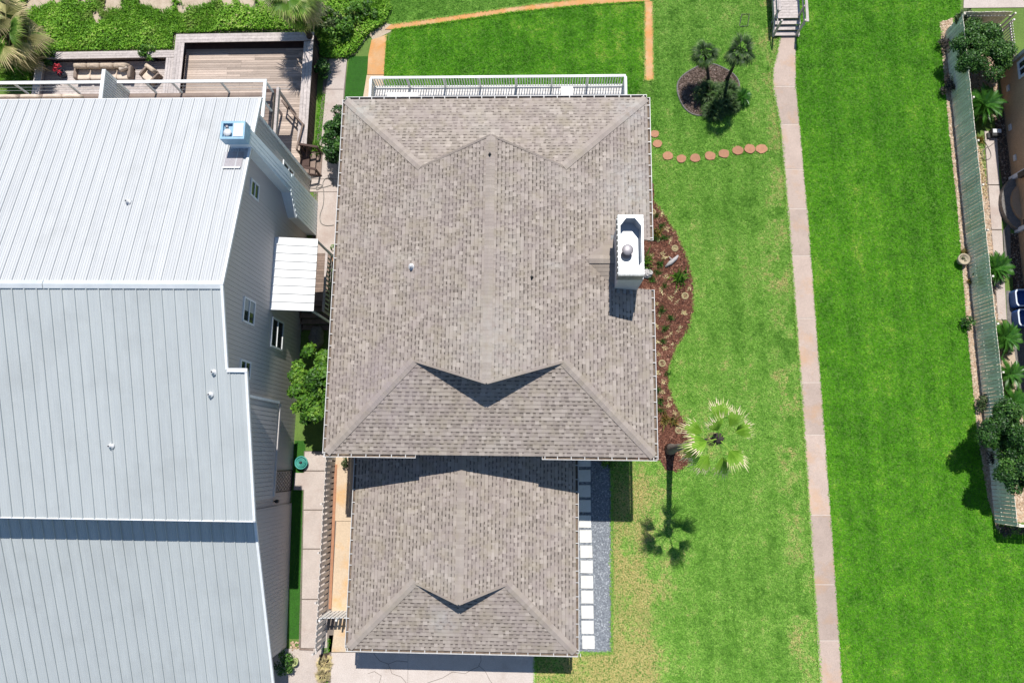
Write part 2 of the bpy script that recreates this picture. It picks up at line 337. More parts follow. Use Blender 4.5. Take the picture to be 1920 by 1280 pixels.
WL = {}                                   # world place of unrotated objects
def wl(o): return WL.get(o.name, Vector((0, 0, 0)))
def link(o, parent=None, loc=None):
    COL.objects.link(o)
    if parent is not None: o.parent = parent
    return o
def tag(o, label=None, cat=None, group=None, kind=None):
    if label: o['label'] = label
    if cat: o['category'] = cat
    if group: o['group'] = group
    if kind: o['kind'] = kind
    return o
def thing(name, label, cat, loc=(0, 0, 0), rz=0.0, group=None):
    o = bpy.data.objects.new(name, None); o.empty_display_size = .2; COL.objects.link(o)
    o.location = loc; o.rotation_euler = (0, 0, rz); WL[o.name] = Vector(loc)
    return tag(o, label, cat, group)
def part(name, mb, mats, parent, smooth=False, kind=None, label=None):
    """mb in world coordinates; parent unrotated"""
    me = mb.mesh(name, mats, smooth) if isinstance(mb, MB) else mb
    o = bpy.data.objects.new(name, me); link(o, parent)
    o.location = -wl(parent); WL[o.name] = Vector((0, 0, 0))
    if kind: o['kind'] = kind
    if label: o['label'] = label
    return o
def local(name, mb, mats, parent, smooth=False, loc=(0, 0, 0), rot=(0, 0, 0), scale=(1, 1, 1)):
    """mb in the parent's own coordinates (may be a ready mesh)"""
    me = mb.mesh(name, mats, smooth) if isinstance(mb, MB) else mb
    o = bpy.data.objects.new(name, me); link(o, parent)
    o.location = loc; o.rotation_euler = rot; o.scale = scale
    return o
def put(name, me, parent, loc, rot=(0, 0, 0), scale=(1, 1, 1)):
    """shared mesh me placed at world loc under an unrotated parent"""
    o = bpy.data.objects.new(name, me); link(o, parent)
    o.location = Vector(loc) - wl(parent); o.rotation_euler = rot; o.scale = scale
    return o
def solo(name, mb, mats, label=None, cat=None, group=None, kind=None, smooth=False):
    """top-level mesh, origin at the middle of its base"""
    a = np.array(mb.v); off = ((a[:, 0].min() + a[:, 0].max()) / 2, (a[:, 1].min() + a[:, 1].max()) / 2, a[:, 2].min())
    o = bpy.data.objects.new(name, mb.mesh(name, mats, smooth, off)); COL.objects.link(o)
    o.location = off; WL[o.name] = Vector(off)
    return tag(o, label, cat, group, kind)
def copy_tree(o, parent=None):
    c = o.copy(); COL.objects.link(c)
    if parent is not None: c.parent = parent
    for ch in list(o.children): copy_tree(ch, c)
    return c
def mass(name, V, Fc, tint, mat, kind='stuff', parent=None):
    """big soup: V (n,3); Fc (m,k); tint (m,)"""
    me = bpy.data.meshes.new(name); k = Fc.shape[1]
    me.vertices.add(len(V)); me.vertices.foreach_set('co', np.asarray(V, np.float32).ravel())
    me.loops.add(Fc.size); me.loops.foreach_set('vertex_index', Fc.astype(np.int32).ravel())
    me.polygons.add(len(Fc)); me.polygons.foreach_set('loop_start', np.arange(0, Fc.size, k, dtype=np.int32))
    me.polygons.foreach_set('loop_total', np.full(len(Fc), k, np.int32))
    me.update(calc_edges=True); me.materials.append(mat)
    at = me.attributes.new('tint', 'FLOAT', 'FACE'); at.data.foreach_set('value', np.asarray(tint, np.float32))
    o = bpy.data.objects.new(name, me); link(o, parent)
    if parent is not None: o.location = -wl(parent)
    o['kind'] = kind; return o

# ------------------------------------------------------------------ numpy helpers
def inside(pl, x, y):
    r = np.zeros(len(x), bool); n = len(pl)
    for i in range(n):
        x1, y1 = pl[i]; x2, y2 = pl[(i + 1) % n]
        if y1 == y2: continue
        c = ((y1 > y) != (y2 > y)) & (x < (x2 - x1) * (y - y1) / (y2 - y1) + x1)
        r ^= c
    return r
def area(pl): return abs(sum(pl[i][0] * pl[(i + 1) % len(pl)][1] - pl[(i + 1) % len(pl)][0] * pl[i][1] for i in range(len(pl)))) / 2
_lat = np.random.default_rng(5).random((256, 256))
def vnoise(x, y, s):
    x = x / s + 1000.3; y = y / s + 1000.7; xi = np.floor(x).astype(int); yi = np.floor(y).astype(int); fx = x - xi; fy = y - yi
    fx = fx * fx * (3 - 2 * fx); fy = fy * fy * (3 - 2 * fy); g = lambda a, b: _lat[a % 256, b % 256]
    return (g(xi, yi) * (1 - fx) + g(xi + 1, yi) * fx) * (1 - fy) + (g(xi, yi + 1) * (1 - fx) + g(xi + 1, yi + 1) * fx) * fy
def fbm(x, y, s): return .55 * vnoise(x, y, s) + .3 * vnoise(x, y, s * .43) + .15 * vnoise(x, y, s * .19)
def scatter(pl, dens, holes=()):
    pl = [tuple(p) for p in pl]; a = np.array(pl); lo = a.min(0); hi = a.max(0)
    n = int(dens * (hi - lo).prod())
    x = RNG.uniform(lo[0], hi[0], n); y = RNG.uniform(lo[1], hi[1], n)
    k = inside(pl, x, y)
    for h in holes: k &= ~inside([tuple(p) for p in h], x, y)
    return x[k], y[k]
def blades(x, y, z, ln, wd, tilt):
    """triangular grass blades"""
    n = len(x); a = RNG.uniform(0, 2 * np.pi, n); b = RNG.uniform(0, 2 * np.pi, n); l = ln * RNG.uniform(.6, 1.4, n); tl = RNG.uniform(tilt[0], tilt[1], n)
    w = wd * RNG.uniform(.6, 1.3, n)
    V = np.zeros((n, 3, 3))
    V[:, 0] = np.stack([x - np.cos(a) * w / 2, y - np.sin(a) * w / 2, z + 0 * x], 1)
    V[:, 1] = np.stack([x + np.cos(a) * w / 2, y + np.sin(a) * w / 2, z + 0 * x], 1)
    V[:, 2] = np.stack([x + np.cos(b) * l * np.sin(tl), y + np.sin(b) * l * np.sin(tl), z + l * np.cos(tl)], 1)
    return V.reshape(-1, 3), np.arange(3 * n).reshape(-1, 3)
def stones(x, y, z, r):
    """squat octahedral stones"""
    n = len(x); s = r * RNG.uniform(.55, 1.4, n); a = RNG.uniform(0, 2 * np.pi, n); e = RNG.uniform(.6, 1.0, n); h = RNG.uniform(.45, .8, n)
    V = np.zeros((n, 6, 3))
    for k, (dx, dy, dz) in enumerate(((1, 0, 0), (0, 1, 0), (-1, 0, 0), (0, -1, 0), (.15, .1, 1), (0, 0, -.6))):
        V[:, k, 0] = x + s * (dx * np.cos(a) - dy * e * np.sin(a)); V[:, k, 1] = y + s * (dx * np.sin(a) + dy * e * np.cos(a)); V[:, k, 2] = z + s * h * dz
    T = np.array([(0, 1, 4), (1, 2, 4), (2, 3, 4), (3, 0, 4)])
    Fc = (np.arange(n)[:, None, None] * 6 + T[None]).reshape(-1, 3)
    return V.reshape(-1, 3), Fc, 4
def chips(x, y, z, l):
    n = len(x); a = RNG.uniform(0, 2 * np.pi, n); L = l * RNG.uniform(.5, 1.4, n); w = L * RNG.uniform(.25, .6, n)
    dz = RNG.uniform(-.4, .4, n) * L; up = RNG.uniform(.005, .03, n)
    c, s = np.cos(a), np.sin(a); V = np.zeros((n, 4, 3))
    for k, (i, j) in enumerate(((-1, -1), (1, -1), (1, 1), (-1, 1))):
        V[:, k, 0] = x + i * L / 2 * c - j * w / 2 * s; V[:, k, 1] = y + i * L / 2 * s + j * w / 2 * c; V[:, k, 2] = z + up + (i * .5 + .5) * np.abs(dz) + (j * .5 + .5) * .2 * w
    return V.reshape(-1, 3), np.arange(4 * n).reshape(-1, 4)
def leaves(c, rad, n, size, up=.5, shell=.55, flat=1.0, seed=None):
    """leaf quads through an ellipsoid, denser near its skin, facing roughly outward and up"""
    g = np.random.default_rng(seed) if seed is not None else RNG
    d = g.normal(size=(n, 3)); d /= np.linalg.norm(d, axis=1)[:, None]; d[:, 2] = np.where(d[:, 2] < -.5, -d[:, 2], d[:, 2])
    r = (shell + (1 - shell) * g.random(n)) * g.uniform(.9, 1.08, n)
    p = np.array(c) + d * r[:, None] * np.array(rad)
    nr = d * .6 + np.array([0, 0, up]) + g.normal(size=(n, 3)) * .55; nr /= np.linalg.norm(nr, axis=1)[:, None]
    t = np.cross(nr, g.normal(size=(n, 3))); t /= np.linalg.norm(t, axis=1)[:, None]; b = np.cross(nr, t)
    L = size * g.uniform(.6, 1.4, n); w = L * g.uniform(.4, .65, n)
    V = np.stack([p - t * (L / 2)[:, None], p + b * (w / 2)[:, None] + nr * (L * .08)[:, None], p + t * (L / 2)[:, None], p - b * (w / 2)[:, None] + nr * (L * .08)[:, None]], 1)
    return V.reshape(-1, 3), np.arange(4 * n).reshape(-1, 4)
def cat(parts):
    V = []; Fs = []; T = []; b = 0
    for v, f, t in parts: V.append(v); Fs.append(f + b); T.append(t); b += len(v)
    return np.concatenate(V), np.concatenate(Fs), np.concatenate(T)
def clump_crown(blobs, n_per, size, seed=1, lo=0., hi=1.):
    out = []; g = np.random.default_rng(seed)
    for i, (c, r) in enumerate(blobs):
        n = int(n_per * (r[0] * r[1]) ** .75 * 4); v, f = leaves(c, r, n, size, seed=seed * 100 + i)
        base = g.uniform(.15, .65); out.append((v, f, np.clip(base + g.normal(size=n) * .2, lo, hi)))
    return cat(out)
def rand_blobs(c, R, n, r, seed=1, low=.0):
    g = random.Random(seed); out = []
    while len(out) < n:
        d = Vector((g.uniform(-1, 1), g.uniform(-1, 1), g.uniform(low - .2, 1)))
        if d.length > 1: continue
        k = g.uniform(.65, 1.2)
        out.append(((c[0] + d.x * R[0], c[1] + d.y * R[1], c[2] + d.z * R[2]), (r * k, r * k * g.uniform(.8, 1.2), r * k * .75)))
    return out

# =================================================================== THE GROUND
def ring(n, r, c=(0, 0)): return [(c[0] + r * math.cos(2 * math.pi * i / n), c[1] + r * math.sin(2 * math.pi * i / n)) for i in range(n)]
def structure(name, pl, z, mat, th=None):
    mb = MB()
    if th is None: mb.sheet(pl, z)
    else: mb.prism(pl, z - th, z)
    return solo(name, mb, mat, kind='structure')
structure('ground', ring(48, 420, (0, 8)), 0.0, M['dry_earth'])

BED_PX = [(1200, 330), (1225, 345), (1226, 375), (1245, 400), (1270, 438), (1290, 485), (1301, 530), (1301, 580), (1292, 617), (1270, 650), (1255, 688), (1254, 722), (1266, 756), (1285, 790),
          (1303, 812), (1306, 842), (1292, 872), (1270, 885), (1248, 880), (1238, 862), (1150, 862)]
BED = poly(BED_PX)
ISL = [(9.78 + (1.70 + .09 * math.sin(2 * a + 1) + .05 * math.sin(5 * a)) * math.cos(a), 21.05 + (1.70 + .09 * math.sin(2 * a + 1) + .05 * math.sin(5 * a)) * math.sin(a)) for a in [2 * math.pi * i / 44 for i in range(44)]]
WALK_L = [(1462, 66), (1456, 100), (1449, 126), (1447, 160), (1462, 235), (1478, 420), (1493, 620), (1506, 800), (1519, 1000), (1548, 1440)]
WALK_R = [(1494, 66), (1493, 115), (1493, 160), (1500, 235), (1517, 420), (1532, 620), (1546, 800), (1561, 1000), (1591, 1440)]
LAWN_L = [(1226, -140), (1452, -140), (1446, 70), (1448, 160), (1462, 235), (1478, 420), (1493, 620), (1506, 800), (1519, 1000), (1548, 1440), (1003, 1440), (1003, 1225), (1149, 1224), (1149, 860), (1180, 600), (1200, 200), (1226, 200)]
LAWN_R = [(1500, -140), (1806, -140), (1800, 28), (1766, 42), (1768, 120), (1780, 250), (1796, 400), (1812, 600), (1831, 800), (1851, 925), (1870, 1000), (2100, 1012), (2100, 1440), (1591, 1440), (1561, 1000), (1546, 800), (1532, 620), (1517, 420), (1500, 235), (1493, 160), (1493, 70)]
LAWN_N = [(736, 58), (860, 40), (960, 26), (1100, 12), (1207, 7), (1208, 152), (1180, 200), (700, 200), (722, 140), (727, 80)]
LAWN_FAR = [(735, 44), (860, 28), (960, 13), (1100, -4), (1215, -12), (1226, -140), (700, -140), (700, 30)]
TURF_N = [(655, 106), (692, 106), (686, 150), (676, 215), (640, 215)]
TURF_S = [(553, 826), (573, 826), (572, 880), (570, 1000), (567, 1197), (541, 1197), (545, 1000), (550, 880)]
for nm, pl in (('lawn', LAWN_L), ('lawn', LAWN_R), ('lawn', LAWN_N), ('lawn', LAWN_FAR)):
    structure(nm, poly(pl), .004, M['lawn_soil'])
for pl in (TURF_N, TURF_S): structure('turf_strip', poly(pl), .008, M['turf_base'])
structure('flower_bed', BED, .012, M['mulch_base'])
structure('island_bed', ISL, .012, M['mulch_base'])

# walkway: slabs cut at the joints, on a dark joint sheet
def lerp_edge(e, v):
    for (u1, v1), (u2, v2) in zip(e, e[1:]):
        if v1 <= v <= v2: return u1 + (u2 - u1) * (v - v1) / (v2 - v1)
    return e[-1][0]
walk = structure('walkway', poly(WALK_L + WALK_R[::-1]), .038, M['joint_sand'], .03)
joints = [66, 163, 234, 318, 392, 480, 597, 717, 815, 965, 1095, 1200, 1316, 1440]
for a, b in zip(joints, joints[1:]):
    a2, b2 = a + .8, b - .8
    mids = [v for u, v in WALK_L if a2 < v < b2]
    L = [(lerp_edge(WALK_L, v) + 1, v) for v in [a2] + mids + [b2]]; R = [(lerp_edge(WALK_R, v) - 1, v) for v in [a2] + mids + [b2]]
    part('slab', MB().prism(poly(L + R[::-1]), .0, .046 + .008 * random.random()), M['walk_slab'], walk)

# orange stained concrete strips round the north lawn
structure('edging_path', poly([(722, 56), (735, 46), (860, 29), (960, 14), (1100, -3), (1218, -11), (1218, 3), (1100, 10), (960, 24), (860, 39), (737, 56)]), .05, M['orange_concrete'], .05)
structure('edging_path', poly([(1208, 4), (1224, 4), (1225, 60), (1226, 152), (1208, 152), (1207, 60)]), .05, M['orange_concrete'], .05)
structure('side_pad', poly([(697, 76), (726, 66), (723, 100), (720, 141), (689, 141), (691, 105)]), .055, M['orange_concrete'], .05)
structure('side_pad', poly([(688, 142), (720, 142), (716, 215), (676, 215)]), .052, M['rust_concrete'], .05)
structure('sand_patch', poly([(690, 62), (722, 44), (740, 48), (732, 60), (700, 76)]), .009, M['sand'])
# left side yard
ypath = structure('side_path', poly([(570, 845), (612, 845), (612, 1222), (560, 1222)]), .010, M['crack'])
for a, b in ((846, 882), (883, 955), (956, 1028), (1029, 1122), (1123, 1214)):
    uL = lambda v: 572 - 7 * (v - 845) / 370
    part('slab', MB().prism(poly([(uL(a), a + .6), (614, a + .6), (614, b - .6), (uL(b), b - .6)]), 0, .05), M['concrete'], ypath)
part('slab', MB().prism(poly([(553, 886), (571.4, 886), (571, 918), (551, 918)]), 0, .045), M['concrete'], ypath)
gstrip = structure('garage_path', poly([(612, 845), (668, 845), (668, 1222), (612, 1222)]), .010, M['crack'])
for a, b in ((846, 976), (976.8, 1145), (1146, 1221)):
    part('slab', MB().prism(poly([(631, a), (676, a), (676, b), (622, b)]), 0, .05), M['rust_concrete'], gstrip)
structure('curb', poly([(628, 870), (633, 870), (622, 1140), (617, 1140)]), .09, M['round_stone'], .09)
npath = structure('north_path', poly([(611, 112), (651, 112), (636, 330), (636, 482), (585, 482), (590, 300)]), .010, M['crack'])
for q in ([(618, 111), (651, 112), (645, 168), (612, 168)], [(611.6, 169), (645, 169), (640, 262), (603, 262)], [(602, 263), (640, 263), (638, 336), (574, 336)], [(574, 337), (638, 337), (637, 360), (572, 360)], [(597, 361), (637, 361), (636, 477), (593, 477)]):
    part('slab', MB().prism(poly(q), 0, .05), M['concrete'], npath)
structure('brick_step', poly([(593, 478), (637, 478), (636, 500), (592, 500)]), .05, M['round_stone'], .05)
structure('driveway_apron', poly([(500, 1215), (606, 1215), (602, 1440), (500, 1440)]), .05, M['concrete'], .05)
drive = structure('driveway', poly([(617, 1190), (1003, 1190), (1003, 1440), (606, 1440)]), .010, M['crack'])
for q in ([(622, 1222.5), (765, 1222.5), (764, 1440), (616, 1440)], [(765.6, 1215), (1003, 1215), (1003, 1440), (764.6, 1440)]):
    part('slab', MB().prism(poly(q), 0, .05), M['drive_concrete'], drive)
cr = MB()
def crack(px, z=.053):
    for a, b in zip(px, px[1:]):
        A, B = P(*a, z), P(*b, z); d = (B - A).normalized(); n_ = Vector((-d.y, d.x, 0)) * .012
        cr.add([A - n_, B - n_, B + n_, A + n_], [(0, 1, 2, 3)])
crack([(901, 1223), (902, 1238), (896, 1250), (888, 1253), (872, 1262), (848, 1259), (830, 1270), (800, 1280), (780, 1300)])
crack([(898, 1247), (910, 1258), (917, 1272), (926, 1285), (930, 1310)])
crack([(700, 1224), (712, 1238), (728, 1244), (735, 1262), (752, 1268), (764, 1282)]); crack([(728, 1244), (744, 1238), (764, 1240)])
crack([(690, 1262), (702, 1258), (715, 1266), (711, 1280), (726, 1292)])
part('crack', cr, M['crack'], drive)

# gravel strip with square pavers
GR = [(1083, 850), (1147, 850), (1147.5, 1000), (1147, 1222), (1078, 1222)]
structure('gravel_strip', poly(GR), .008, M['gravel_base'])
x, y = scatter(poly(GR), 420); v, f, k = stones(x, y, .012 + 0 * x, .036)
mass('gravel', v, f, np.repeat(np.clip(RNG.normal(.5, .25, len(x)), 0, 1), k), M['grey_gravel'])
pv = None
for i in range(14):
    v0 = 853 + 28.35 * i - (0 if i < 1 else 0)
    c = P(1095.5 + .55 * i, v0 + 10, 0)
    if v0 > 1215: break
    lab = 'square white concrete paver on the gravel strip, row between garage and lawn'
    if pv is None:
        pv = MB().box((0, 0, .03), (.62, .62, .07)).mesh('square_paver', M['paver'])
    o = bpy.data.objects.new('square_paver', pv); COL.objects.link(o)
    o.location = (c.x + random.uniform(-.03, .03), c.y + random.uniform(-.015, .015), 0); o.rotation_euler = (random.uniform(-.012, .012), random.uniform(-.012, .012), random.uniform(-.03, .03))
    nth = ['first', 'second', 'third', 'fourth', 'fifth', 'sixth', 'seventh', 'eighth', 'ninth', 'tenth', 'eleventh', 'twelfth', 'thirteenth'][i]
    tag(o, f'{nth} square paver of the gravel strip, counted from the main house eave', 'paver', 'square pavers on the gravel strip')

# grass
def lawn(pl, dens, mat, holes=(), dry=None, ln=.095, wd=.042, base=.42, name='grass', tilt=(.7, 1.45)):
    x, y = scatter(poly(pl), dens, holes)
    t = base + .5 * (fbm(x, y, 3.2) - .5) + .5 * (fbm(x + 40, y, .7) - .5) + .46 * (vnoise(x + 11, y + 7, .13) - .5) + RNG.normal(0, .14, len(x))
    if dry: t = t + dry(x, y)
    t = t + .06 * np.sign(np.sin(2 * np.pi * (x + .02 * y) / 1.25)) + .14 * np.clip(fbm(x + 60, y - 20, .45) - .70, 0, 1) / .12
    v, f = blades(x, y, .006, ln, wd, tilt)
    return mass(name, v, f, np.clip(t, 0, 1), mat)
def dryL(x, y):
    d = np.zeros(len(x))
    d += .75 * np.exp(-((x - 4.4) / 2.3) ** 2) * (y < .5) * np.clip((.5 - y) / 2, 0, 1) * (.4 + 1.1 * fbm(x, y, 1.6))
    d += .42 * np.clip((-7 - y) / 3, 0, 1) * np.clip((7 - x) / 3, 0, 1)
    d += .06 * np.exp(-((x - 8.5) / 3.5) ** 2) * (y < 13) * fbm(x + 9, y, 1.3)
    edge = 13.35 - x
    d += .42 * np.exp(-(edge / .7) ** 2) * (fbm(x, y, 1.1) > .45)
    d += .30 * np.exp(-((x - 12) / 1.2) ** 2 - ((y - 21) / 4) ** 2) * (fbm(x, y, .9))
    d += .35 * np.exp(-((x - 6.8) / 1.4) ** 2 - ((y - 16.3) / 1.6) ** 2) * fbm(x + 3, y + 3, .8)
    return d
lawn(LAWN_L, 1050, M['lawn_blades'], (BED, ISL), dryL)
lawn(LAWN_R, 950, M['bright_blades'], (), lambda x, y: .3 * np.exp(-((x - 15.6) / .45) ** 2) * fbm(x, y, 1.0) + .12 * np.exp(-((x - 18) / .8) ** 2), base=.38)
lawn(LAWN_N, 1000, M['bright_blades'], (), lambda x, y: .22 * (fbm(x, y, 1.0) > .58), base=.42)
lawn(LAWN_FAR, 900, M['lawn_blades'], (), None, ln=.1, base=.34)
for q in (TURF_N, TURF_S): lawn(q, 1200, M['turf_blades'], (), None, .04, .02, .45, 'turf_pile')
lawn([(1198, 154), (1229, 154), (1229, 215), (1198, 215)], 1050, M['lawn_blades'])
lawn([(1446, 40), (1466, 40), (1458, 118), (1447, 118)], 700, M['lawn_blades'], (), None, base=.7)
lawn([(597, 176), (616, 176), (606, 292), (590, 292)], 900, M['bright_blades'], (), None, base=.4)
lawn([(588, 362), (596, 362), (592, 440), (586, 440)], 900, M['turf_blades'], (), None, .05)
# island lawn tuft edge, driveway planter strip
lawn([(604, 1205), (618, 1195), (617, 1222), (604, 1222)], 900, M['bright_blades'], (), None, base=.35)
lawn([(604, 1276), (616, 1276), (616, 1320), (602, 1320)], 900, M['bright_blades'], (), None, base=.35)
# grass creeping over the path edges
def creep(px, w, dens, mat):
    pts = poly(px); xs, ys = [], []
    for (x1, y1), (x2, y2) in zip(pts, pts[1:]):
        L_ = math.hypot(x2 - x1, y2 - y1); n_ = int(L_ * dens); s_ = RNG.random(n_); o_ = RNG.normal(0, w * .6, n_) * (.4 + 1.2 * vnoise(x1 + (x2 - x1) * s_, y1 + (y2 - y1) * s_, .5))
        xs.append(x1 + (x2 - x1) * s_ - (y2 - y1) / L_ * o_); ys.append(y1 + (y2 - y1) * s_ + (x2 - x1) / L_ * o_)
    x, y = np.concatenate(xs), np.concatenate(ys); v, f = blades(x, y, .045, .1, .04, (.8, 1.45)); mass('grass', v, f, np.clip(RNG.normal(.55, .22, len(x)), 0, 1), mat)
creep(WALK_L, .06, 170, M['lawn_blades']); creep(WALK_R, .05, 170, M['bright_blades'])
creep([(722, 141), (726, 66)], .05, 150, M['bright_blades']); creep([(735, 57), (860, 39.5), (960, 24.5), (1100, 10.5), (1207, 4.5)], .05, 150, M['bright_blades']); creep([(735, 46), (860, 29), (960, 14), (1100, -3)], .05, 150, M['lawn_blades'])
creep([(1208, 6), (1208, 152), (1226, 152), (1225, 60), (1224, -5)], .05, 150, M['lawn_blades']); creep([(1003, 1300), (1003, 1224), (1147, 1223), (1147, 862)], .06, 200, M['lawn_blades'])
creep([(p_) for p_ in BED_PX[2:18]], .07, 150, M['lawn_blades'])
# mulch
x, y = scatter(BED, 700); v, f = chips(x, y, .012 + 0 * x, .09)
mass('mulch', v, f, np.clip(RNG.normal(.45, .25, len(x)) + .4 * (fbm(x, y, .8) - .5), 0, 1), M['mulch_chips'])
x, y = scatter(ISL, 800); v, f = chips(x, y, .012 + 0 * x, .09)
mass('bark_mulch', v, f, np.clip(RNG.normal(.5, .25, len(x)), 0, 1), M['bark_chips'])

# dune ground cover north of the neighbour's terrace
COVER = [(-160, -150), (700, -150), (735, 20), (722, 46), (690, 68), (668, 100), (648, 112), (612, 112), (596, 100), (588, 56), (328, 64), (325, 94), (75, 98), (56, 160), (-160, 165)]
cp = poly(COVER)
structure('dune_sand', cp, .005, M['sand'])
x, y = scatter(cp, 520)
hh = np.clip((fbm(x, y, 2.2) - .1) * 1.7, 0, 1); sandy = (x < -14) & (fbm(x + 7, y, .9) > .52 + (26.9 - y) * .25)
k = (~sandy) & (hh > .06); x, y, hh = x[k], y[k], hh[k]
n = len(x); L = []
z = hh * .45 * RNG.uniform(.1, 1, n)
g = RNG
nr = np.stack([g.normal(0, .5, n), g.normal(0, .5, n), np.ones(n)], 1); nr /= np.linalg.norm(nr, axis=1)[:, None]
t = np.cross(nr, g.normal(size=(n, 3))); t /= np.linalg.norm(t, axis=1)[:, None]; b = np.cross(nr, t); Ls = g.uniform(.07, .2, n); p = np.stack([x, y, z + .05], 1)
V = np.stack([p - t * (Ls / 2)[:, None], p + b * (Ls * .25)[:, None], p + t * (Ls / 2)[:, None], p - b * (Ls * .25)[:, None]], 1).reshape(-1, 3)
mass('ground_cover', V, np.arange(4 * n).reshape(-1, 4), np.clip(.25 + .5 * z / .45 + .5 * (fbm(x, y, .9) - .5) + g.normal(0, .15, n), 0, 1), M['cover_leaves'])
x, y = scatter(cp, 420); k = ~((x < -14) & (fbm(x + 7, y, .9) > .52 + (26.9 - y) * .25)); x, y = x[k], y[k]
v, f = blades(x, y, 0.01, .38, .035, (.1, .8))
mass('dune_grass', v, f, np.clip(.42 + .7 * (fbm(x, y, 1.5) - .5) + RNG.normal(0, .2, len(x)), 0, 1), M['cover_leaves'])

# =================================================================== MAIN HOUSE
RX0, RX1, RY0, RY1, RZ, PT = -9.63, 5.27, 0.03, 17.40, 5.80, .30
house = thing('house', 'elevated house with brown shingle roof, attached lower garage and white rear deck', 'house', (-2.2, 4.0, 0))
CSL = 1 / math.sqrt(1 + PT * PT)
PROTO = []
for i in range(12):
    w = .29; wt = w * random.uniform(.35, .7); e = .182
    a = random.choice([.62, .68, .72, .76, .8, .88]) + random.uniform(-.035, .045); gl = random.uniform(.58, .72); dk = random.uniform(.0, .10)
    mb = MB(); zt, zb, lo = .022, .012, .004
    full = i in (3, 8)
    if full: wt = w
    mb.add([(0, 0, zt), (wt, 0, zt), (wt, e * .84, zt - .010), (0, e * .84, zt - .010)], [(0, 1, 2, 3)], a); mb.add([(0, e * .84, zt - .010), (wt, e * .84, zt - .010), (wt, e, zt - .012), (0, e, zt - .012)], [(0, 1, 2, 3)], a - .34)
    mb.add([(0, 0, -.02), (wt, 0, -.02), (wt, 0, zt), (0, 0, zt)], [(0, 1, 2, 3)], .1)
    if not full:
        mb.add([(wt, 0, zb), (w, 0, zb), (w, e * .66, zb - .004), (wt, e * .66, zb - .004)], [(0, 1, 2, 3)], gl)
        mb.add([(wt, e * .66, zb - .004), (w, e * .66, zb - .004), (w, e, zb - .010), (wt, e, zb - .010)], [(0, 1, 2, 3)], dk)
        mb.add([(wt, 0, -.02), (w, 0, -.02), (w, 0, zb), (wt, 0, zb)], [(0, 1, 2, 3)], .1)
        mb.add([(wt, 0, zb), (wt, e, zb - .012), (wt, e, zt - .012), (wt, 0, zt)], [(0, 1, 2, 3)], .1)
    PROTO.append(mb)
def course_units(A, B, Nn, O, e_plan, nrows, interval):
    """units along axis A, climbing along B from O; interval(s_plan) -> list of (lo,hi) along A"""
    out = []
    for r in range(nrows):
        s = r * e_plan
        for lo, hi in interval(s + e_plan * .5):
            a = lo - random.uniform(0, .2); first = True
            while a < hi - .04:
                w = random.uniform(.22, .37)
                st = max(a, lo); en = min(a + w, hi)
                if hi - en < .08: en = hi
                if en - st > .03: out.append((st, r, en - st, random.randrange(len(PROTO)), A, B, Nn, O, s / CSL))
                a = a + w if en != hi else hi
    return out
def unit_matrix(u):
    st, r, w, pi, A, B, Nn, O, sl = u
    o = O + A * st + B * sl
    mm = Matrix.Identity(4)
    for i in range(3):
        mm[i][0] = A[i] * (w / .29); mm[i][1] = B[i]; mm[i][2] = Nn[i]; mm[i][3] = o[i]
    return mm
def flush_shingles(units, roof, nobj=300):
    key = lambda u: -(u[7] + u[4] * u[0] + u[5] * u[8]).z + .02 * abs((u[7] + u[4] * u[0] + u[5] * u[8]).y - .5)
    idx = sorted(range(len(units)), key=lambda i: key(units[i])); single = set(idx[:nobj])
    pm = [p.mesh('shingle', M['shingle']) for p in PROTO]
    VV, FF, TT = [], [], []; b = 0
    for i, u in enumerate(units):
        if i in single:
            mm = unit_matrix(u); loc, rot, sc = mm.decompose()
            o = bpy.data.objects.new('shingle', pm[u[3]]); link(o, roof)
            o.location = loc; o.rotation_mode = 'QUATERNION'; o.rotation_quaternion = rot; o.scale = sc
            continue
        p = PROTO[u[3]]; v = np.array(p.v); v[:, 0] *= u[2] / .29
        R = np.array([u[4], u[5], u[6]]); o = np.array(u[7] + u[4] * u[0] + u[5] * u[8])
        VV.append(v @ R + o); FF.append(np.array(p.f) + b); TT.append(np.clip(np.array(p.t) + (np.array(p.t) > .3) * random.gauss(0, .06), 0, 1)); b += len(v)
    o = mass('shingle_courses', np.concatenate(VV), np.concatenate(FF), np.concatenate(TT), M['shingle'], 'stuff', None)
    o.parent = roof; WL[o.name] = Vector((0, 0, 0))
def plate(mb, pts, th):
    n = len(pts); vs = [tuple(p) for p in pts] + [(p[0], p[1], p[2] - th) for p in pts]
    mb.add(vs, [tuple(range(n)), tuple(range(2 * n - 1, n - 1, -1))] + [(i, n + i, n + (i + 1) % n, (i + 1) % n) for i in range(n)], .25)
def cap_proto(hw, drop, e=.3):
    mb = MB()
    for sgn in (-1, 1):
        q = [(0, 0, .03), (e, 0, .022), (e, sgn * hw, .022 - drop), (0, sgn * hw, .03 - drop)]
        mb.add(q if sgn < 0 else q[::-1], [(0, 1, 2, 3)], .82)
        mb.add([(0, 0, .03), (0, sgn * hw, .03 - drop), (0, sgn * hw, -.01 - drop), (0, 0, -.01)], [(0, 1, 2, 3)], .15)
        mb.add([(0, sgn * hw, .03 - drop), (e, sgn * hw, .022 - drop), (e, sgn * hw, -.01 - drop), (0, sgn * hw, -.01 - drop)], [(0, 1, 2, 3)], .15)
    return mb
CAPS = {}
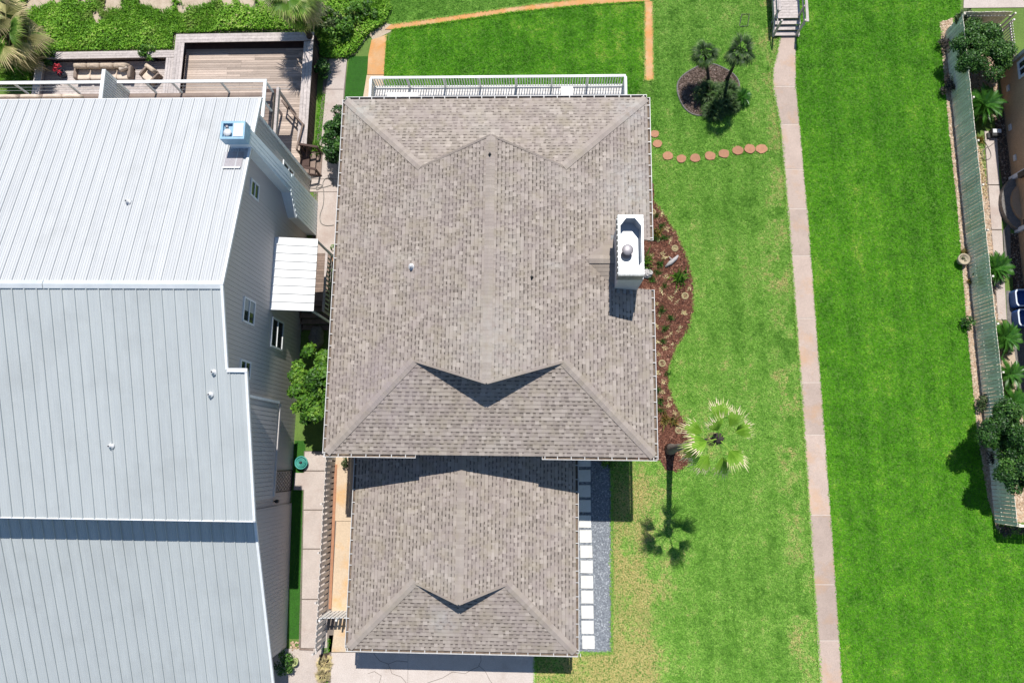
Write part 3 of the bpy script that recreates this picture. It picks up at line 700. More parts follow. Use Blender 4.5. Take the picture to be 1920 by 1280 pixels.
def caps(roof, a, b, hw, drop, step=.175):
    """overlapping cap shingles from the low end a to the high end b"""
    key = (hw, drop)
    if key not in CAPS:
        CAPS[key] = []
        for tt in (.66, .73, .8):
            p = cap_proto(hw, drop); p.t = [tt if q > .5 else q for q in p.t]; CAPS[key].append(p.mesh('ridge_cap', M['shingle']))
    a, b = Vector(a), Vector(b); d = b - a; L = d.length; d.normalize(); y = Vector((0, 0, 1)).cross(d).normalized(); z = d.cross(y)
    n = int(L / step)
    for i in range(n):
        mm = Matrix((( d.x, y.x, z.x, 0), (d.y, y.y, z.y, 0), (d.z, y.z, z.z, 0), (0, 0, 0, 1)))
        o = bpy.data.objects.new('ridge_cap', random.choice(CAPS[key])); link(o, roof)
        o.location = a + d * (i * step) + z * (.012 + .0) ; o.rotation_euler = mm.to_euler()
HANG = {}
def gutter(roof, a, b, out, z, w=.14):
    """K gutter along a-b, open to the sky, with a strap every 0.6 m; out = outward direction"""
    a, b, out = Vector((*a, z)), Vector((*b, z)), Vector((*out, 0)); d = (b - a).normalized(); L = (b - a).length
    lip = MB()
    lip.bar(a + out * (w + .0) - Vector((0, 0, .05)), b + out * w - Vector((0, 0, .05)), .03, .11)
    for p in (a + d * .012, b - d * .012): lip.bar(p + out * .018 - Vector((0, 0, .052)), p + out * (w - .018) - Vector((0, 0, .052)), .02, .10)
    g_ = part('gutter', lip, M['gutter_metal'], roof)
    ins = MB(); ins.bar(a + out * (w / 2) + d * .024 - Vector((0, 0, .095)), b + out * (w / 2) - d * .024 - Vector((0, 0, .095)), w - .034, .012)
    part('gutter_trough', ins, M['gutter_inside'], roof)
    if 'h' not in HANG: HANG['h'] = MB().box((0, 0, 0), (w + .01, .035, .012)).mesh('gutter_hanger', M['gutter_metal'])
    n = int(L / .61); rz = math.atan2(out.y, out.x)
    for i in range(n + 1):
        p = a + d * (i * .61 + .1 + random.uniform(-.05, .05)) + out * (w / 2 - .004) + Vector((0, 0, .004))
        put('gutter_hanger', HANG['h'], roof, p, (0, 0, rz))
def hip_roof(name, X0, X1, Y0, Y1, Z, a_g, prow, north_hip, notch=None):
    xc = (X0 + X1) / 2; hw = (X1 - X0) / 2; ZR = Z + hw * PT; e = .182 * CSL
    roof = MB(); rz = lambda s: Z + s * PT
    def ylo(s): return Y0 + s if s < a_g else Y0 + a_g - (s - a_g) / (hw - a_g) * prow
    def yhi(s):
        if not north_hip: return Y1
        return Y1 - s if s < a_g else Y1 - a_g + (s - a_g) / (hw - a_g) * prow
    def side(sg):
        X = lambda s: X0 + s if sg < 0 else X1 - s
        q = [(X(0), Y0, Z), (X(a_g), Y0 + a_g, rz(a_g)), (X(hw), Y0 + a_g - prow, ZR)]
        q += [(X(hw), Y1 - a_g + prow, ZR), (X(a_g), Y1 - a_g, rz(a_g)), (X(0), Y1, Z)] if north_hip else [(X(hw), Y1, ZR), (X(0), Y1, Z)]
        if notch and sg > 0:
            n0, n1, nd = notch; q += [(X(0), n1, Z), (X(nd), n1, rz(nd)), (X(nd), n0, rz(nd)), (X(0), n0, Z)]
        if sg < 0: q = q[::-1]
        return [(x, y, z - .006) for x, y, z in q]
    plate(roof, side(-1), .09); plate(roof, side(1), .09)
    xa, xb = X0 + a_g, X1 - a_g
    hipz = -.010
    plate(roof, [(X0, Y0, Z + hipz), (X1, Y0, Z + hipz), (xb, Y0 + a_g, rz(a_g) + hipz), (xa, Y0 + a_g, rz(a_g) + hipz)], .09)
    if north_hip: plate(roof, [(X1, Y1, Z + hipz), (X0, Y1, Z + hipz), (xa, Y1 - a_g, rz(a_g) + hipz), (xb, Y1 - a_g, rz(a_g) + hipz)], .09)
    ro = part(name, roof, M['shingle'], house)
    for yy, on in ((Y0 + a_g + .02, True), (Y1 - a_g - .07, north_hip)):
        if on: part('gablet_wall', MB().add([(xa, yy, rz(a_g) - .1), (xb, yy, rz(a_g) - .1), (xc, yy, ZR - .12), (xa, yy + .05, rz(a_g) - .1), (xb, yy + .05, rz(a_g) - .1), (xc, yy + .05, ZR - .12)], [(0, 1, 2), (5, 4, 3), (0, 3, 4, 1), (1, 4, 5, 2), (2, 5, 3, 0)]), M['house_siding'], ro)
    U = []
    nW = int(hw / e)
    Bv = lambda p: Vector((p[0] * CSL, p[1] * CSL, PT * CSL)); 
    def cut(iv, s):
        if notch and s < notch[2]:
            lo, hi = iv; return [(lo, notch[0]), (notch[1], hi)]
        return [iv]
    # west: along -Y so that the normal points up
    A, B = Vector((0, -1, 0)), Bv((1, 0)); U += course_units(A, B, A.cross(B), Vector((X0, 0, Z)), e, nW, lambda s: [(-yhi(s), -ylo(s))])
    A, B = Vector((0, 1, 0)), Bv((-1, 0)); U += course_units(A, B, A.cross(B), Vector((X1, 0, Z)), e, nW, lambda s: cut((ylo(s), yhi(s)), s))
    nH = int(a_g / e)
    A, B = Vector((1, 0, 0)), Bv((0, 1)); U += course_units(A, B, A.cross(B), Vector((0, Y0, Z)), e, nH, lambda s: [(X0 + s, X1 - s)])
    if north_hip:
        A, B = Vector((-1, 0, 0)), Bv((0, -1)); U += course_units(A, B, A.cross(B), Vector((0, Y1, Z)), e, nH, lambda s: [(-(X1 - s), -(X0 + s))])
    flush_shingles(U, ro)
    # flush_shingles uses world coordinates; the roof part sits at minus the house place, so shift children back
    y1r = Y1 - a_g + prow if north_hip else Y1
    caps(ro, (xc, Y0 + a_g - prow, ZR + .01), (xc, y1r, ZR + .01), .21, .068)
    hd = .05
    for a, b in (((X0 + .05, Y0 + .05), (xa, Y0 + a_g)), ((X1 - .05, Y0 + .05), (xb, Y0 + a_g))) + ((((X0 + .05, Y1 - .05), (xa, Y1 - a_g)), ((X1 - .05, Y1 - .05), (xb, Y1 - a_g))) if north_hip else ()):
        caps(ro, (*a, Z + .05 * PT + .012), (*b, rz(a_g) + .012), .2, hd)
    fb = MB(); t = .04
    fb.bar((X0 + t / 2 + .005, Y0, Z - .17), (X0 + t / 2 + .005, Y1, Z - .17), t, .16)
    if notch:
        fb.bar((X1 - t / 2 - .005, Y0, Z - .17), (X1 - t / 2 - .005, notch[0], Z - .17), t, .16); fb.bar((X1 - t / 2 - .005, notch[1], Z - .17), (X1 - t / 2 - .005, Y1, Z - .17), t, .16)
    else: fb.bar((X1 - t / 2 - .005, Y0, Z - .17), (X1 - t / 2 - .005, Y1, Z - .17), t, .16)
    fb.bar((X0 + .05, Y0 + t / 2 + .005, Z - .17), (X1 - .05, Y0 + t / 2 + .005, Z - .17), t, .16)
    if north_hip: fb.bar((X0 + .05, Y1 - t / 2 - .005, Z - .17), (X1 - .05, Y1 - t / 2 - .005, Z - .17), t, .16)
    part('fascia', fb, M['fascia'], ro)
    for yy, tip, on in ((Y0 + a_g, Y0 + a_g - prow, True), (Y1 - a_g, Y1 - a_g + prow, north_hip)):
        if on:
            for xe in (xa, xb): part('rake_edge', MB().bar((xe, yy, rz(a_g) - .02), (xc + (.01 if xe > xc else -.01), tip, ZR - .0), .10, .085), M['shingle'], ro)
    return ro
NOT = (7.74, 10.13, .62)
roof = hip_roof('roof', RX0, RX1, RY0, RY1, RZ, 4.12, 1.08, True, NOT)
gutter(roof, (RX0, RY0), (RX0, RY1), (-1, 0), RZ)
gutter(roof, (RX1, RY0 - .1), (RX1, NOT[0]), (1, 0), RZ); gutter(roof, (RX1, NOT[1]), (RX1, RY1), (1, 0), RZ)
gutter(roof, (RX0, RY1), (RX1, RY1), (0, 1), RZ)
gutter(roof, (RX0 - .1, RY0), (-5.5, RY0), (0, -1), RZ); gutter(roof, (.22, RY0), (RX1 + .1, RY0), (0, -1), RZ)
GX0, GX1, GY0, GY1, GZ = -8.93, 1.88, -9.07, .60, 2.90
groof = hip_roof('garage_roof', GX0, GX1, GY0, GY1, GZ, 3.22, .80, False)
gutter(groof, (GX0, GY0), (GX0, GY1), (-1, 0), GZ); gutter(groof, (GX1, GY0), (GX1, GY1), (1, 0), GZ); gutter(groof, (GX0 - .1, GY0), (GX1 + .1, GY0), (0, -1), GZ)
# walls
wm = MB(); wm.prism([(RX0 + .55, RY0 + .6), (RX1 - .62, RY0 + .6), (RX1 - .62, RY1 - .55), (RX0 + .55, RY1 - .55)], 0, RZ - .1)
part('wall', wm, M['house_siding'], house)
gm = MB(); gm.prism([(GX0 + .4, GY0 + .45), (GX1 - .4, GY0 + .45), (GX1 - .4, RY0 + .58), (GX0 + .4, RY0 + .58)], 0, GZ - .12)
part('garage_wall', gm, M['house_siding'], house)
def box_window(parent, c, w, h, ax, out, frame, pane_m, bars=1, t=.09, deep=.05, hbar=False):
    """window on a wall: ax = direction along the wall, out = outward normal"""
    ax, out, c = Vector(ax), Vector(out), Vector(c); Z = Vector((0, 0, 1)); fr = MB()
    o = out * (deep / 2)
    fr.bar(c - ax * (w / 2) + Z * (h / 2 - t / 2) + o, c + ax * (w / 2) + Z * (h / 2 - t / 2) + o, deep, t); fr.bar(c - ax * (w / 2) - Z * (h / 2 - t / 2) + o, c + ax * (w / 2) - Z * (h / 2 - t / 2) + o, deep, t)
    for s in (-1, 1): fr.bar(c + ax * s * (w / 2 - t / 2) - Z * (h / 2 - t) + o, c + ax * s * (w / 2 - t / 2) + Z * (h / 2 - t) + o, t, deep, up=out)
    if hbar: fr.bar(c - ax * (w / 2 - t) + o, c + ax * (w / 2 - t) + o, deep, t * .7)
    for k in range(0 if hbar else bars):
        q = -w / 2 + w * (k + 1) / (bars + 1); fr.bar(c + ax * q - Z * (h / 2 - t) + o, c + ax * q + Z * (h / 2 - t) + o, t * .6, deep, up=out)
    f_ = part('window', fr, frame, parent)
    pn = MB(); pn.bar(c - ax * (w / 2 - t) + out * .012, c + ax * (w / 2 - t) + out * .012, .012, h - 2 * t)
    part('pane', pn, pane_m, f_)
    return f_
for yy in (3.0, 5.6, 12.6, 15.0): box_window(house, (RX1 - .62, yy, 4.3), 1.1, 1.3, (0, 1, 0), (1, 0, 0), M['white_paint'], M['glass'])
for xx in (-7.5, -4.6, -1.4, 2.4): box_window(house, (xx, RY1 - .55, 3.75), 1.9, 2.1, (-1, 0, 0), (0, 1, 0), M['white_paint'], M['glass'])
gd = MB()
for k in range(4): gd.box((-3.5, GY0 + .435, .35 + .58 * k), (4.9, .04, .55))
part('garage_door', gd, M['white_paint'], house)
dsp = MB(); dsp.bar((GX1 + .06, GY0 + .5, .05), (GX1 + .06, GY0 + .5, GZ - .12), .09, .07); part('downspout', dsp, M['white_paint'], house)

# chimney on the east side
ch = MB(); CXc, CY0, CY1 = 4.03, 7.66, 10.2
ch.prism([(3.5, CY0), (4.58, CY0), (4.58, CY1), (3.5, CY1)], 0, 8.04)
chim = part('chimney', ch, M['house_siding'], house)
sx0, sx1, sy0, sy1, sz0, sz1 = 3.40, 4.50, 7.62, 10.32, 8.02, 8.74
sk = MB(); t = .05
sk.prism([(sx0, sy0), (sx0 + t, sy0), (sx0 + t, sy1), (sx0, sy1)], sz0, sz1 - .02); sk.prism([(sx1 - t, sy0), (sx1, sy0), (sx1, sy1), (sx1 - t, sy1)], sz0, sz1 - .02)
sk.prism([(sx0 + t, sy0), (sx1 - t, sy0), (sx1 - t, sy0 + t), (sx0 + t, sy0 + t)], sz0, sz1 - .02); sk.prism([(sx0 + t, sy1 - t), (sx1 - t, sy1 - t), (sx1 - t, sy1), (sx0 + t, sy1)], sz0, sz1 - .02)
part('chimney_skirt', sk, M['cap_dark'], chim)
rb = MB()
rbm = MB().box((0, 0, 0), (.02, .06, .5)).mesh('skirt_rib', M['cap_metal'])
for k in range(11):
    for xx in (sx0 - .012, sx1 + .012): put('skirt_rib', rbm, chim, (xx, sy0 + .14 + k * .24, 8.40))
tp = MB(); ox0, ox1, oy0, oy1, c_ = sx0 + .11, sx1 - .09, sy0 + .26, sy1 - .14, .26
outer = [(sx0 + .03, sy0 + .05), (sx1 - .0, sy0 + .05), (sx1, sy1), (sx0 + .03, sy1)]
inn = [(ox0, oy0), (ox1 - c_, oy0), (ox1, oy0 + c_ * 1.3), (ox1, oy1 - c_ * 1.3), (ox1 - c_, oy1), (ox0 + c_, oy1), (ox0, oy1 - c_ * 1.3)]
vs = [(*p, sz1) for p in outer] + [(*p, sz1) for p in inn]
tp.add(vs, [(0, 1, 5, 4), (1, 6, 5), (1, 2, 7, 6), (2, 8, 7), (2, 3, 9, 8), (3, 10, 9), (3, 0, 4, 10)])
n = len(inn)
tp.add([(*p, sz1) for p in inn] + [(*p, sz0 + .04) for p in inn], [(i, (i + 1) % n, n + (i + 1) % n, n + i)[::-1] for i in range(n)])
tp.add([(*p, sz0 + .04) for p in inn], [tuple(range(n))])
part('chimney_cap', tp, M['cap_metal'], chim)
fl = MB(); fl.lathe([(.16, 0), (.16, .30), (.24, .30), (.245, .36), (.2, .40), (.02, .42)], (3.86, 8.86, sz0 + .04), 20)
part('flue', fl, M['pipe_metal'], chim, True)
fm_ = MB().box((0, 0, 0), (.16, .30, .012)).mesh('step_flashing', M['flash_metal'])
for k in range(8): put('step_flashing', fm_, chim, (3.44, CY0 + .2 + k * .31, RZ + PT * (RX1 - 3.44) + .05 + .004 * (k % 2)), (0, math.atan(PT), 0))
for k in range(3): put('step_flashing', fm_, chim, (3.68 + k * .3, CY0 - .06, RZ + PT * (RX1 - 3.68 - k * .3) + .05 + .004 * (k % 2)), (0, math.atan(PT), math.pi / 2 * 0))
part('soot_ring', MB().lathe([(.17, 0), (.30, .004), (.17, .006)], (3.86, 8.86, sz0 + .042), 20), M['pipe_metal'], chim)
# cricket behind the chimney
ck = MB()
zr = RZ + PT * (RX1 - 2.15)
for sg in (1, -1):
    rows = 7
    for r in range(rows):
        y0_, y1_ = (rows - r) * .18, (rows - r - 1) * .18
        def zz(yy): return zr - .34 * yy
        def xs(yy): return 2.15 + yy * 1.0
        a_, b_ = xs(y0_), xs(y1_)
        q = [(a_, CY0 + 1.27 + sg * y0_, zz(y0_) + .035), (3.5, CY0 + 1.27 + sg * y0_, zz(y0_) + .035), (3.5, CY0 + 1.27 + sg * y1_, zz(y1_) + .022), (b_, CY0 + 1.27 + sg * y1_, zz(y1_) + .022)]
        ck.add(q if sg < 0 else q[::-1], [(0, 1, 2, 3)], .62 + random.uniform(-.12, .12))
        q2 = [(a_, CY0 + 1.27 + sg * y0_, zz(y0_) - .02), (3.5, CY0 + 1.27 + sg * y0_, zz(y0_) - .02), (3.5, CY0 + 1.27 + sg * y0_, zz(y0_) + .035), (a_, CY0 + 1.27 + sg * y0_, zz(y0_) + .035)]
        ck.add(q2, [(0, 1, 2, 3)], .1)
part('cricket', ck, M['shingle'], roof)
caps(roof, (3.5, CY0 + 1.27, zr + .02), (2.3, CY0 + 1.27, zr + .03), .2, .06)
def roof_z(x, y): return RZ + PT * min(x - RX0, RX1 - x, y - RY0 + 9, 9)
for (u, v, r, h, mt) in ((772, 500, .07, .3, 'vent_white'), (997, 520, .035, .22, 'black_metal'), (919, 291, .04, .2, 'black_metal')):
    q = P(u, v, 7.4); q = P(u, v, roof_z(q.x, q.y)); z0 = roof_z(q.x, q.y)
    mb = MB(); mb.lathe([(r * 2.4, -.03), (r * 2.2, .03), (r, .06), (r, h), (r * .3, h)], (q.x, q.y, z0), 12)
    part('vent_pipe', mb, M[mt], roof, True)

# rear deck
DZ = 2.6; dx0, dx1, dy0, dy1 = -9.02, 4.55, 16.86, 19.88
dk = MB(); dk.prism([(dx0, dy0), (dx1, dy0), (dx1, dy1), (dx0, dy1)], DZ - .3, DZ - .05)
deck = part('deck', dk, M['brown_wood'], house)
pm = MB().box((0, 0, 0), (dx1 - dx0, .14, .035)).mesh('plank', M['white_board'])
for k in range(20): put('plank', pm, deck, ((dx0 + dx1) / 2, dy0 + .09 + k * .152, DZ - .03))
for xx in np.linspace(dx0 + .15, dx1 - .15, 6):
    part('post', MB().box((xx, dy1 - .2, (DZ - .3) / 2), (.16, .16, DZ - .3)), M['white_paint'], deck)
rl = MB()
rl.bar((dx0, dy1, DZ + 1.0), (dx1, dy1, DZ + 1.0), .13, .05); rl.bar((dx0, dy0, DZ + 1.001), (dx0, dy1 - .066, DZ + 1.001), .13, .048); rl.bar((dx1, dy0, DZ + 1.001), (dx1, dy1 - .066, DZ + 1.001), .13, .048)
rl.bar((dx0 + .07, dy1, DZ + .1), (dx1 - .07, dy1, DZ + .1), .05, .06); rl.bar((dx0, dy0, DZ + .1), (dx0, dy1 - .07, DZ + .1), .05, .06); rl.bar((dx1, dy0, DZ + .1), (dx1, dy1 - .07, DZ + .1), .05, .06)
rail = part('railing', rl, M['white_paint'], deck)
bm_ = MB().box((0, 0, 0), (.045, .04, .84)).mesh('baluster', M['white_paint'])
np_ = MB().box((0, 0, 0), (.1, .1, .92)).mesh('newel_post', M['white_paint'])
posts = list(np.linspace(dx0 + .02, dx1 - .02, 8))
for xx in np.arange(dx0 + .16, dx1 - .1, .142):
    if min(abs(xx - p_) for p_ in posts) > .07: put('baluster', bm_, rail, (xx, dy1, DZ + .555))
for p_ in posts: put('newel_post', np_, rail, (p_, dy1 - .001, DZ + .51))
for xx in (dx0, dx1):
    for yy in np.arange(dy0 + .1, dy1 - .12, .142): put('baluster', bm_, rail, (xx, yy, DZ + .555))
# furniture on the deck
c = P(1063, 171, DZ + .7); tb = thing('patio_table', 'square white patio table on the rear deck, under the railing shadow', 'table', (c.x, c.y - .0, DZ))
local('tabletop', MB().box((0, 0, .70), (.62, .56, .05)), M['white_paint'], tb)
for a in (-1, 1):
    for b in (-1, 1): local('leg', MB().box((a * .26, b * .22, .34), (.05, .05, .67)), M['white_paint'], tb)
c = P(755, 177, DZ + .42); bn = thing('bench', 'low white slatted bench at the west end of the rear deck', 'bench', (c.x, c.y - .1, DZ))
for k in range(4): local('slat', MB().box((0, -.21 + k * .12, .42), (1.7, .1, .03)), M['white_paint'], bn)
for a in (-1, 1): local('leg', MB().box((a * .7, -.03, .20), (.06, .44, .40)), M['white_paint'], bn)

# =================================================================== NEIGHBOUR HOUSE (white metal roof)
NX = -13.2; NW = -37.0
nb = thing('house', 'large house with white ribbed metal roofs, grey siding and a north balcony', 'house', (-24.0, 5.0, 0))
RYR, RZR, SS, SN = 6.73, 10.45, .32, .235
zS = lambda y: RZR - SS * (RYR - y)
zN = lambda y: RZR - SN * (y - RYR)
LZ = lambda y: 5.5 - .42 * (-3.8 - y)
def wall_yz(pts, x0, x1):
    mb = MB(); n = len(pts)
    vs = [(x1, y, z) for y, z in pts] + [(x0, y, z) for y, z in pts]
    mb.add(vs, [tuple(range(n)), tuple(range(2 * n - 1, n - 1, -1))] + [(i, n + i, n + (i + 1) % n, (i + 1) % n) for i in range(n)])
    return mb
wallN = part('wall', wall_yz([(-2.6, 0), (15.7, 0), (15.7, zN(15.7) - .2), (RYR, RZR - .2), (-2.6, zS(-2.6) - .2)], NW, NX), M['neighbour_siding'], nb)
mb = MB(); mb.add([(-13.10, -2.6, 0), (-12.90, -9.85, 0), (NW, -9.85, 0), (NW, -2.6, 0), (-13.10, -2.6, LZ(-2.6) - .2), (-12.90, -9.85, LZ(-9.85) - .2), (NW, -9.85, LZ(-9.85) - .2), (NW, -2.6, LZ(-2.6) - .2)],
                  [(0, 1, 2, 3)[::-1], (7, 6, 5, 4)[::-1], (0, 4, 5, 1)[::-1], (1, 5, 6, 2)[::-1], (2, 6, 7, 3)[::-1], (3, 7, 4, 0)[::-1]])
part('annex_wall', mb, M['neighbour_siding'], nb)
bay = part('bay', wall_yz([(-2.12, 3.25), (2.52, 3.6), (2.52, zS(2.52) - .2), (-2.12, zS(-2.12) - .2)], NX - .1, -12.80), M['neighbour_siding'], nb)
bt = MB()                                                            # vertical siding battens
y = -2.45
while y < 15.65:
    top = (zN(y) if y > RYR else zS(y)) - .22
    if -2.12 < y < 2.52:
        bt.box((-12.79, y, (3.5 + top) / 2 + .1), (.024, .165, top - 3.75)); top = 3.25
    if not 12.0 < y < 14.35: bt.box((NX + .008, y, top / 2), (.014, .185, top))
    y += .205
for k in range(36):
    f_ = (k + .5) / 36; y = -2.7 - 7.1 * f_; bt.box((-13.10 + .2 * f_ + .01, y, (LZ(y) - .25) / 2), (.008, .19, LZ(y) - .25))
for xx in np.arange(NW + .2, NX, .3): bt.box((xx, 15.707, 3.9), (.035, .02, 7.5))
part('siding_battens', bt, M['neighbour_siding'], wallN, kind='stuff')
trm = MB(); trm.box((NX + .03, 15.64, 3.9), (.10, .14, 7.6)); part('corner_board', trm, M['neighbour_trim'], wallN)
part('corner_board', MB().box((-12.78, 2.50, 5.75), (.08, .12, 4.3)), M['neighbour_trim'], bay)
part('belly_band', MB().box((-12.785, .2, 3.40), (.05, 4.5, .14)), M['neighbour_siding'], bay)
# metal roofs: each ribbed panel a piece
def panel_mesh(L, w=.522, rib=.016):
    xs = [(0, 0), (.008, .055), (.046, .055), (.054, 0)]
    for c in (.16, .27, .38, .455): xs += [(c - .03, 0), (c - .012, rib), (c + .012, rib), (c + .03, 0)]
    xs += [(w, 0)]
    mb = MB(); n = len(xs)
    vs = [(x, 0, z) for x, z in xs] + [(x, L, z) for x, z in xs]
    mb.add(vs, [(i, i + 1, n + i + 1, n + i) for i in range(n - 1)])
    mb.add([(0, 0, 0), (w, 0, 0), (w, L, 0), (0, L, 0), (0, 0, -.02), (w, 0, -.02), (w, L, -.02), (0, L, -.02)], [(7, 6, 5, 4)[::-1], (0, 4, 5, 1), (3, 2, 6, 7), (0, 3, 7, 4), (1, 5, 6, 2)])
    return mb
def slope_slab(pts, th, name, mat, parent):
    mb = MB(); plate(mb, pts, th); return part(name, mb, mat, parent)
PWID = .522
def rows_of_panels(roof_, mat, y_eave, z_eave, y_top, z_top, x_right, x_left, south):
    L = math.hypot(y_top - y_eave, z_top - z_eave); tilt = math.atan2(z_top - z_eave, abs(y_top - y_eave))
    me = panel_mesh(L, rib=.012 if south else .025).mesh('metal_panel', mat)
    n = int((x_right - x_left) / PWID)
    for k in range(n):
        if south: put('metal_panel', me, roof_, (x_right - (k + 1) * PWID, y_eave, z_eave + .02), (tilt, 0, 0))
        else:
            o = put('metal_panel', me, roof_, (x_right - k * PWID, y_eave, z_eave + .02)); o.rotation_euler = (Matrix.Rotation(math.pi, 3, 'Z') @ Matrix.Rotation(tilt, 3, 'X')).to_euler()
YN = 16.1
rN = slope_slab([(NW, RYR, RZR), (-12.80, RYR, RZR), (-12.80, YN, zN(YN)), (NW, YN, zN(YN))], .14, 'north_roof', M['fascia'], nb)
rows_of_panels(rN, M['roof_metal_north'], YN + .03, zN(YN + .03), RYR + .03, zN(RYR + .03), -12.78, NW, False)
YS = -2.82
mb = MB(); plate(mb, [(NW, RYR - .001, RZR), (NW, YS, zS(YS)), (-12.0, YS, zS(YS)), (-12.0, 3.35, zS(3.35)), (-12.80, 3.35, zS(3.35)), (-12.80, RYR - .001, RZR)], .14)
rS = part('south_roof', mb, M['fascia'], nb)
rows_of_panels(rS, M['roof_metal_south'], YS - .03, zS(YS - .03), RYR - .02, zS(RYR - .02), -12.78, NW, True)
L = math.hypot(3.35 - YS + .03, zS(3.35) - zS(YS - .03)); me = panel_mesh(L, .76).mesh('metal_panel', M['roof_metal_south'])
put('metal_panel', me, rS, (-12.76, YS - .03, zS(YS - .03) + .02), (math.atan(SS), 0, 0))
YL = -12.2
mb = MB(); plate(mb, [(NW, -2.62, LZ(-2.62)), (NW, YL, LZ(YL)), (-12.47, YL, LZ(YL)), (-12.62, -2.62, LZ(-2.62))], .12)
rL = part('annex_roof', mb, M['fascia'], nb)
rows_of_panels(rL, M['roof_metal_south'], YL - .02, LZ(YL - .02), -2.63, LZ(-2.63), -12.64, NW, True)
tr = MB()
def rake(x, y0, z0, y1, z1, w=.11, x1=None): tr.bar((x, y0, z0), (x1 if x1 is not None else x, y1, z1), w, .10)
rake(-12.82, RYR, RZR + .05, YN + .03, zN(YN) + .05); rake(-12.82, RYR - .03, RZR + .045, 3.40, zS(3.40) + .05); rake(-12.02, 3.36, zS(3.36) + .05, YS - .02, zS(YS) + .05)
rake(-12.63, -2.95, LZ(-2.95) + .045, YL, LZ(YL) + .045, .11, -12.49)
tr.bar((-12.82, 3.37, zS(3.37) + .055), (-11.97, 3.37, zS(3.37) + .055), .16, .1)
tr.bar((NW, YS - .05, zS(YS) - .01), (-11.99, YS - .05, zS(YS) - .01), .05, .12); tr.bar((NW, YN + .05, zN(YN) - .03), (-12.76, YN + .05, zN(YN) - .03), .05, .12)
part('rake_trim', tr, M['neighbour_trim'], nb)
rc = MB(); n_ = 0
for x0_, x1_ in ((NW, -26.4), (-26.38, -20.3), (-20.28, -12.76)):
    for sg, sl in ((1, SN), (-1, SS)):
        rc.add([(x0_, RYR, RZR + .10), (x1_, RYR, RZR + .10), (x1_, RYR + sg * .17, RZR + .09 - .17 * sl), (x0_, RYR + sg * .17, RZR + .09 - .17 * sl)], [(0, 1, 2, 3) if sg < 0 else (3, 2, 1, 0)])
        rc.add([(x0_, RYR + sg * .17, RZR + .09 - .17 * sl), (x1_, RYR + sg * .17, RZR + .09 - .17 * sl), (x1_, RYR + sg * .172, RZR + .0 - .17 * sl), (x0_, RYR + sg * .172, RZR - .17 * sl)], [(0, 1, 2, 3) if sg < 0 else (3, 2, 1, 0)])
part('ridge_flashing', rc, M['ridge_metal'], nb)
for (u, v) in ((402, 698), (396, 740), (210, 836), (242, 380)):
    q = P(u, v, 8.5)
    for _ in range(6):
        z = zN(q.y) if q.y > RYR else zS(q.y); q = P(u, v, z)
    mb = MB(); mb.lathe([(.14, 0), (.12, .07), (.05, .09), (.05, .24), (.01, .24)], (q.x, q.y, q.z + .02), 12); part('vent_pipe', mb, M['vent_white'], nb, True)
    part('pipe_hole', MB().lathe([(.035, 0), (.035, .004)], (q.x, q.y, q.z + .262), 10), M['black_metal'], nb)
# chimney chase
cy = [(12.3, 0), (14.28, 0), (14.08, 9.43), (13.36, 9.43), (13.2, 4.2), (12.25, 3.05)]
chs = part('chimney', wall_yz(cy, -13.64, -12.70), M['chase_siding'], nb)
mb = MB(); y = 12.35
while y < 14.25:
    top = 9.38 if 13.4 < y < 14.05 else 3.1 + (min(y, 13.2) - 12.25) * 1.2
    mb.box((-12.685, y, top / 2), (.026, .15, top)); y += .195
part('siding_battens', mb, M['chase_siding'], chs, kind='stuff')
part('cap_lid', MB().box((-12.93, 13.71, 9.985), (.42, .6, .02)), M['white_paint'], chs)
cap = MB(); x0_, x1_, y0_, y1_, z0_, z1_ = -13.72, -12.66, 13.3, 14.12, 9.42, 9.97
cap.prism([(x0_, y0_), (x1_, y0_), (x1_, y1_), (x0_, y1_)], z0_, z1_ - .14)
for q in ([(x0_, y0_), (x1_, y0_), (x1_, y0_ + .1), (x0_, y0_ + .1)], [(x0_, y1_ - .1), (x1_, y1_ - .1), (x1_, y1_), (x0_, y1_)], [(x0_, y0_ + .1), (x0_ + .1, y0_ + .1), (x0_ + .1, y1_ - .1), (x0_, y1_ - .1)], [(-13.2, y0_ + .1), (x1_, y0_ + .1), (x1_, y1_ - .1), (-13.2, y1_ - .1)]):
    cap.prism(q, z1_ - .14, z1_)
part('chimney_cap', cap, M['sky_shade_metal'], chs)
part('flue', MB().lathe([(.13, 0), (.13, .1), (.17, .1), (.17, .14), (.01, .15)], (-13.42, 13.6, z1_ - .139), 14), M['vent_white'], chs, True)
part('flue', MB().lathe([(.07, 0), (.07, .08), (.01, .09)], (-13.5, 13.9, z1_ - .139), 10), M['pipe_metal'], chs, True)
part('chimney_shade_sheet', MB().add([(-13.9, 12.35, zN(12.35) + .075), (-13.05, 12.35, zN(12.35) + .075), (-13.05, 13.16, zN(13.16) + .075), (-13.9, 13.16, zN(13.16) + .075)], [(0, 1, 2, 3)]), M['pipe_metal'], nb)  # grey sheet laid on the roof as the chimney's shadow
part('shade_sheet_lip', MB().bar((-13.88, 12.33, zN(12.33) + .09), (-13.08, 12.33, zN(12.33) + .09), .07, .05), M['neighbour_trim'], nb)
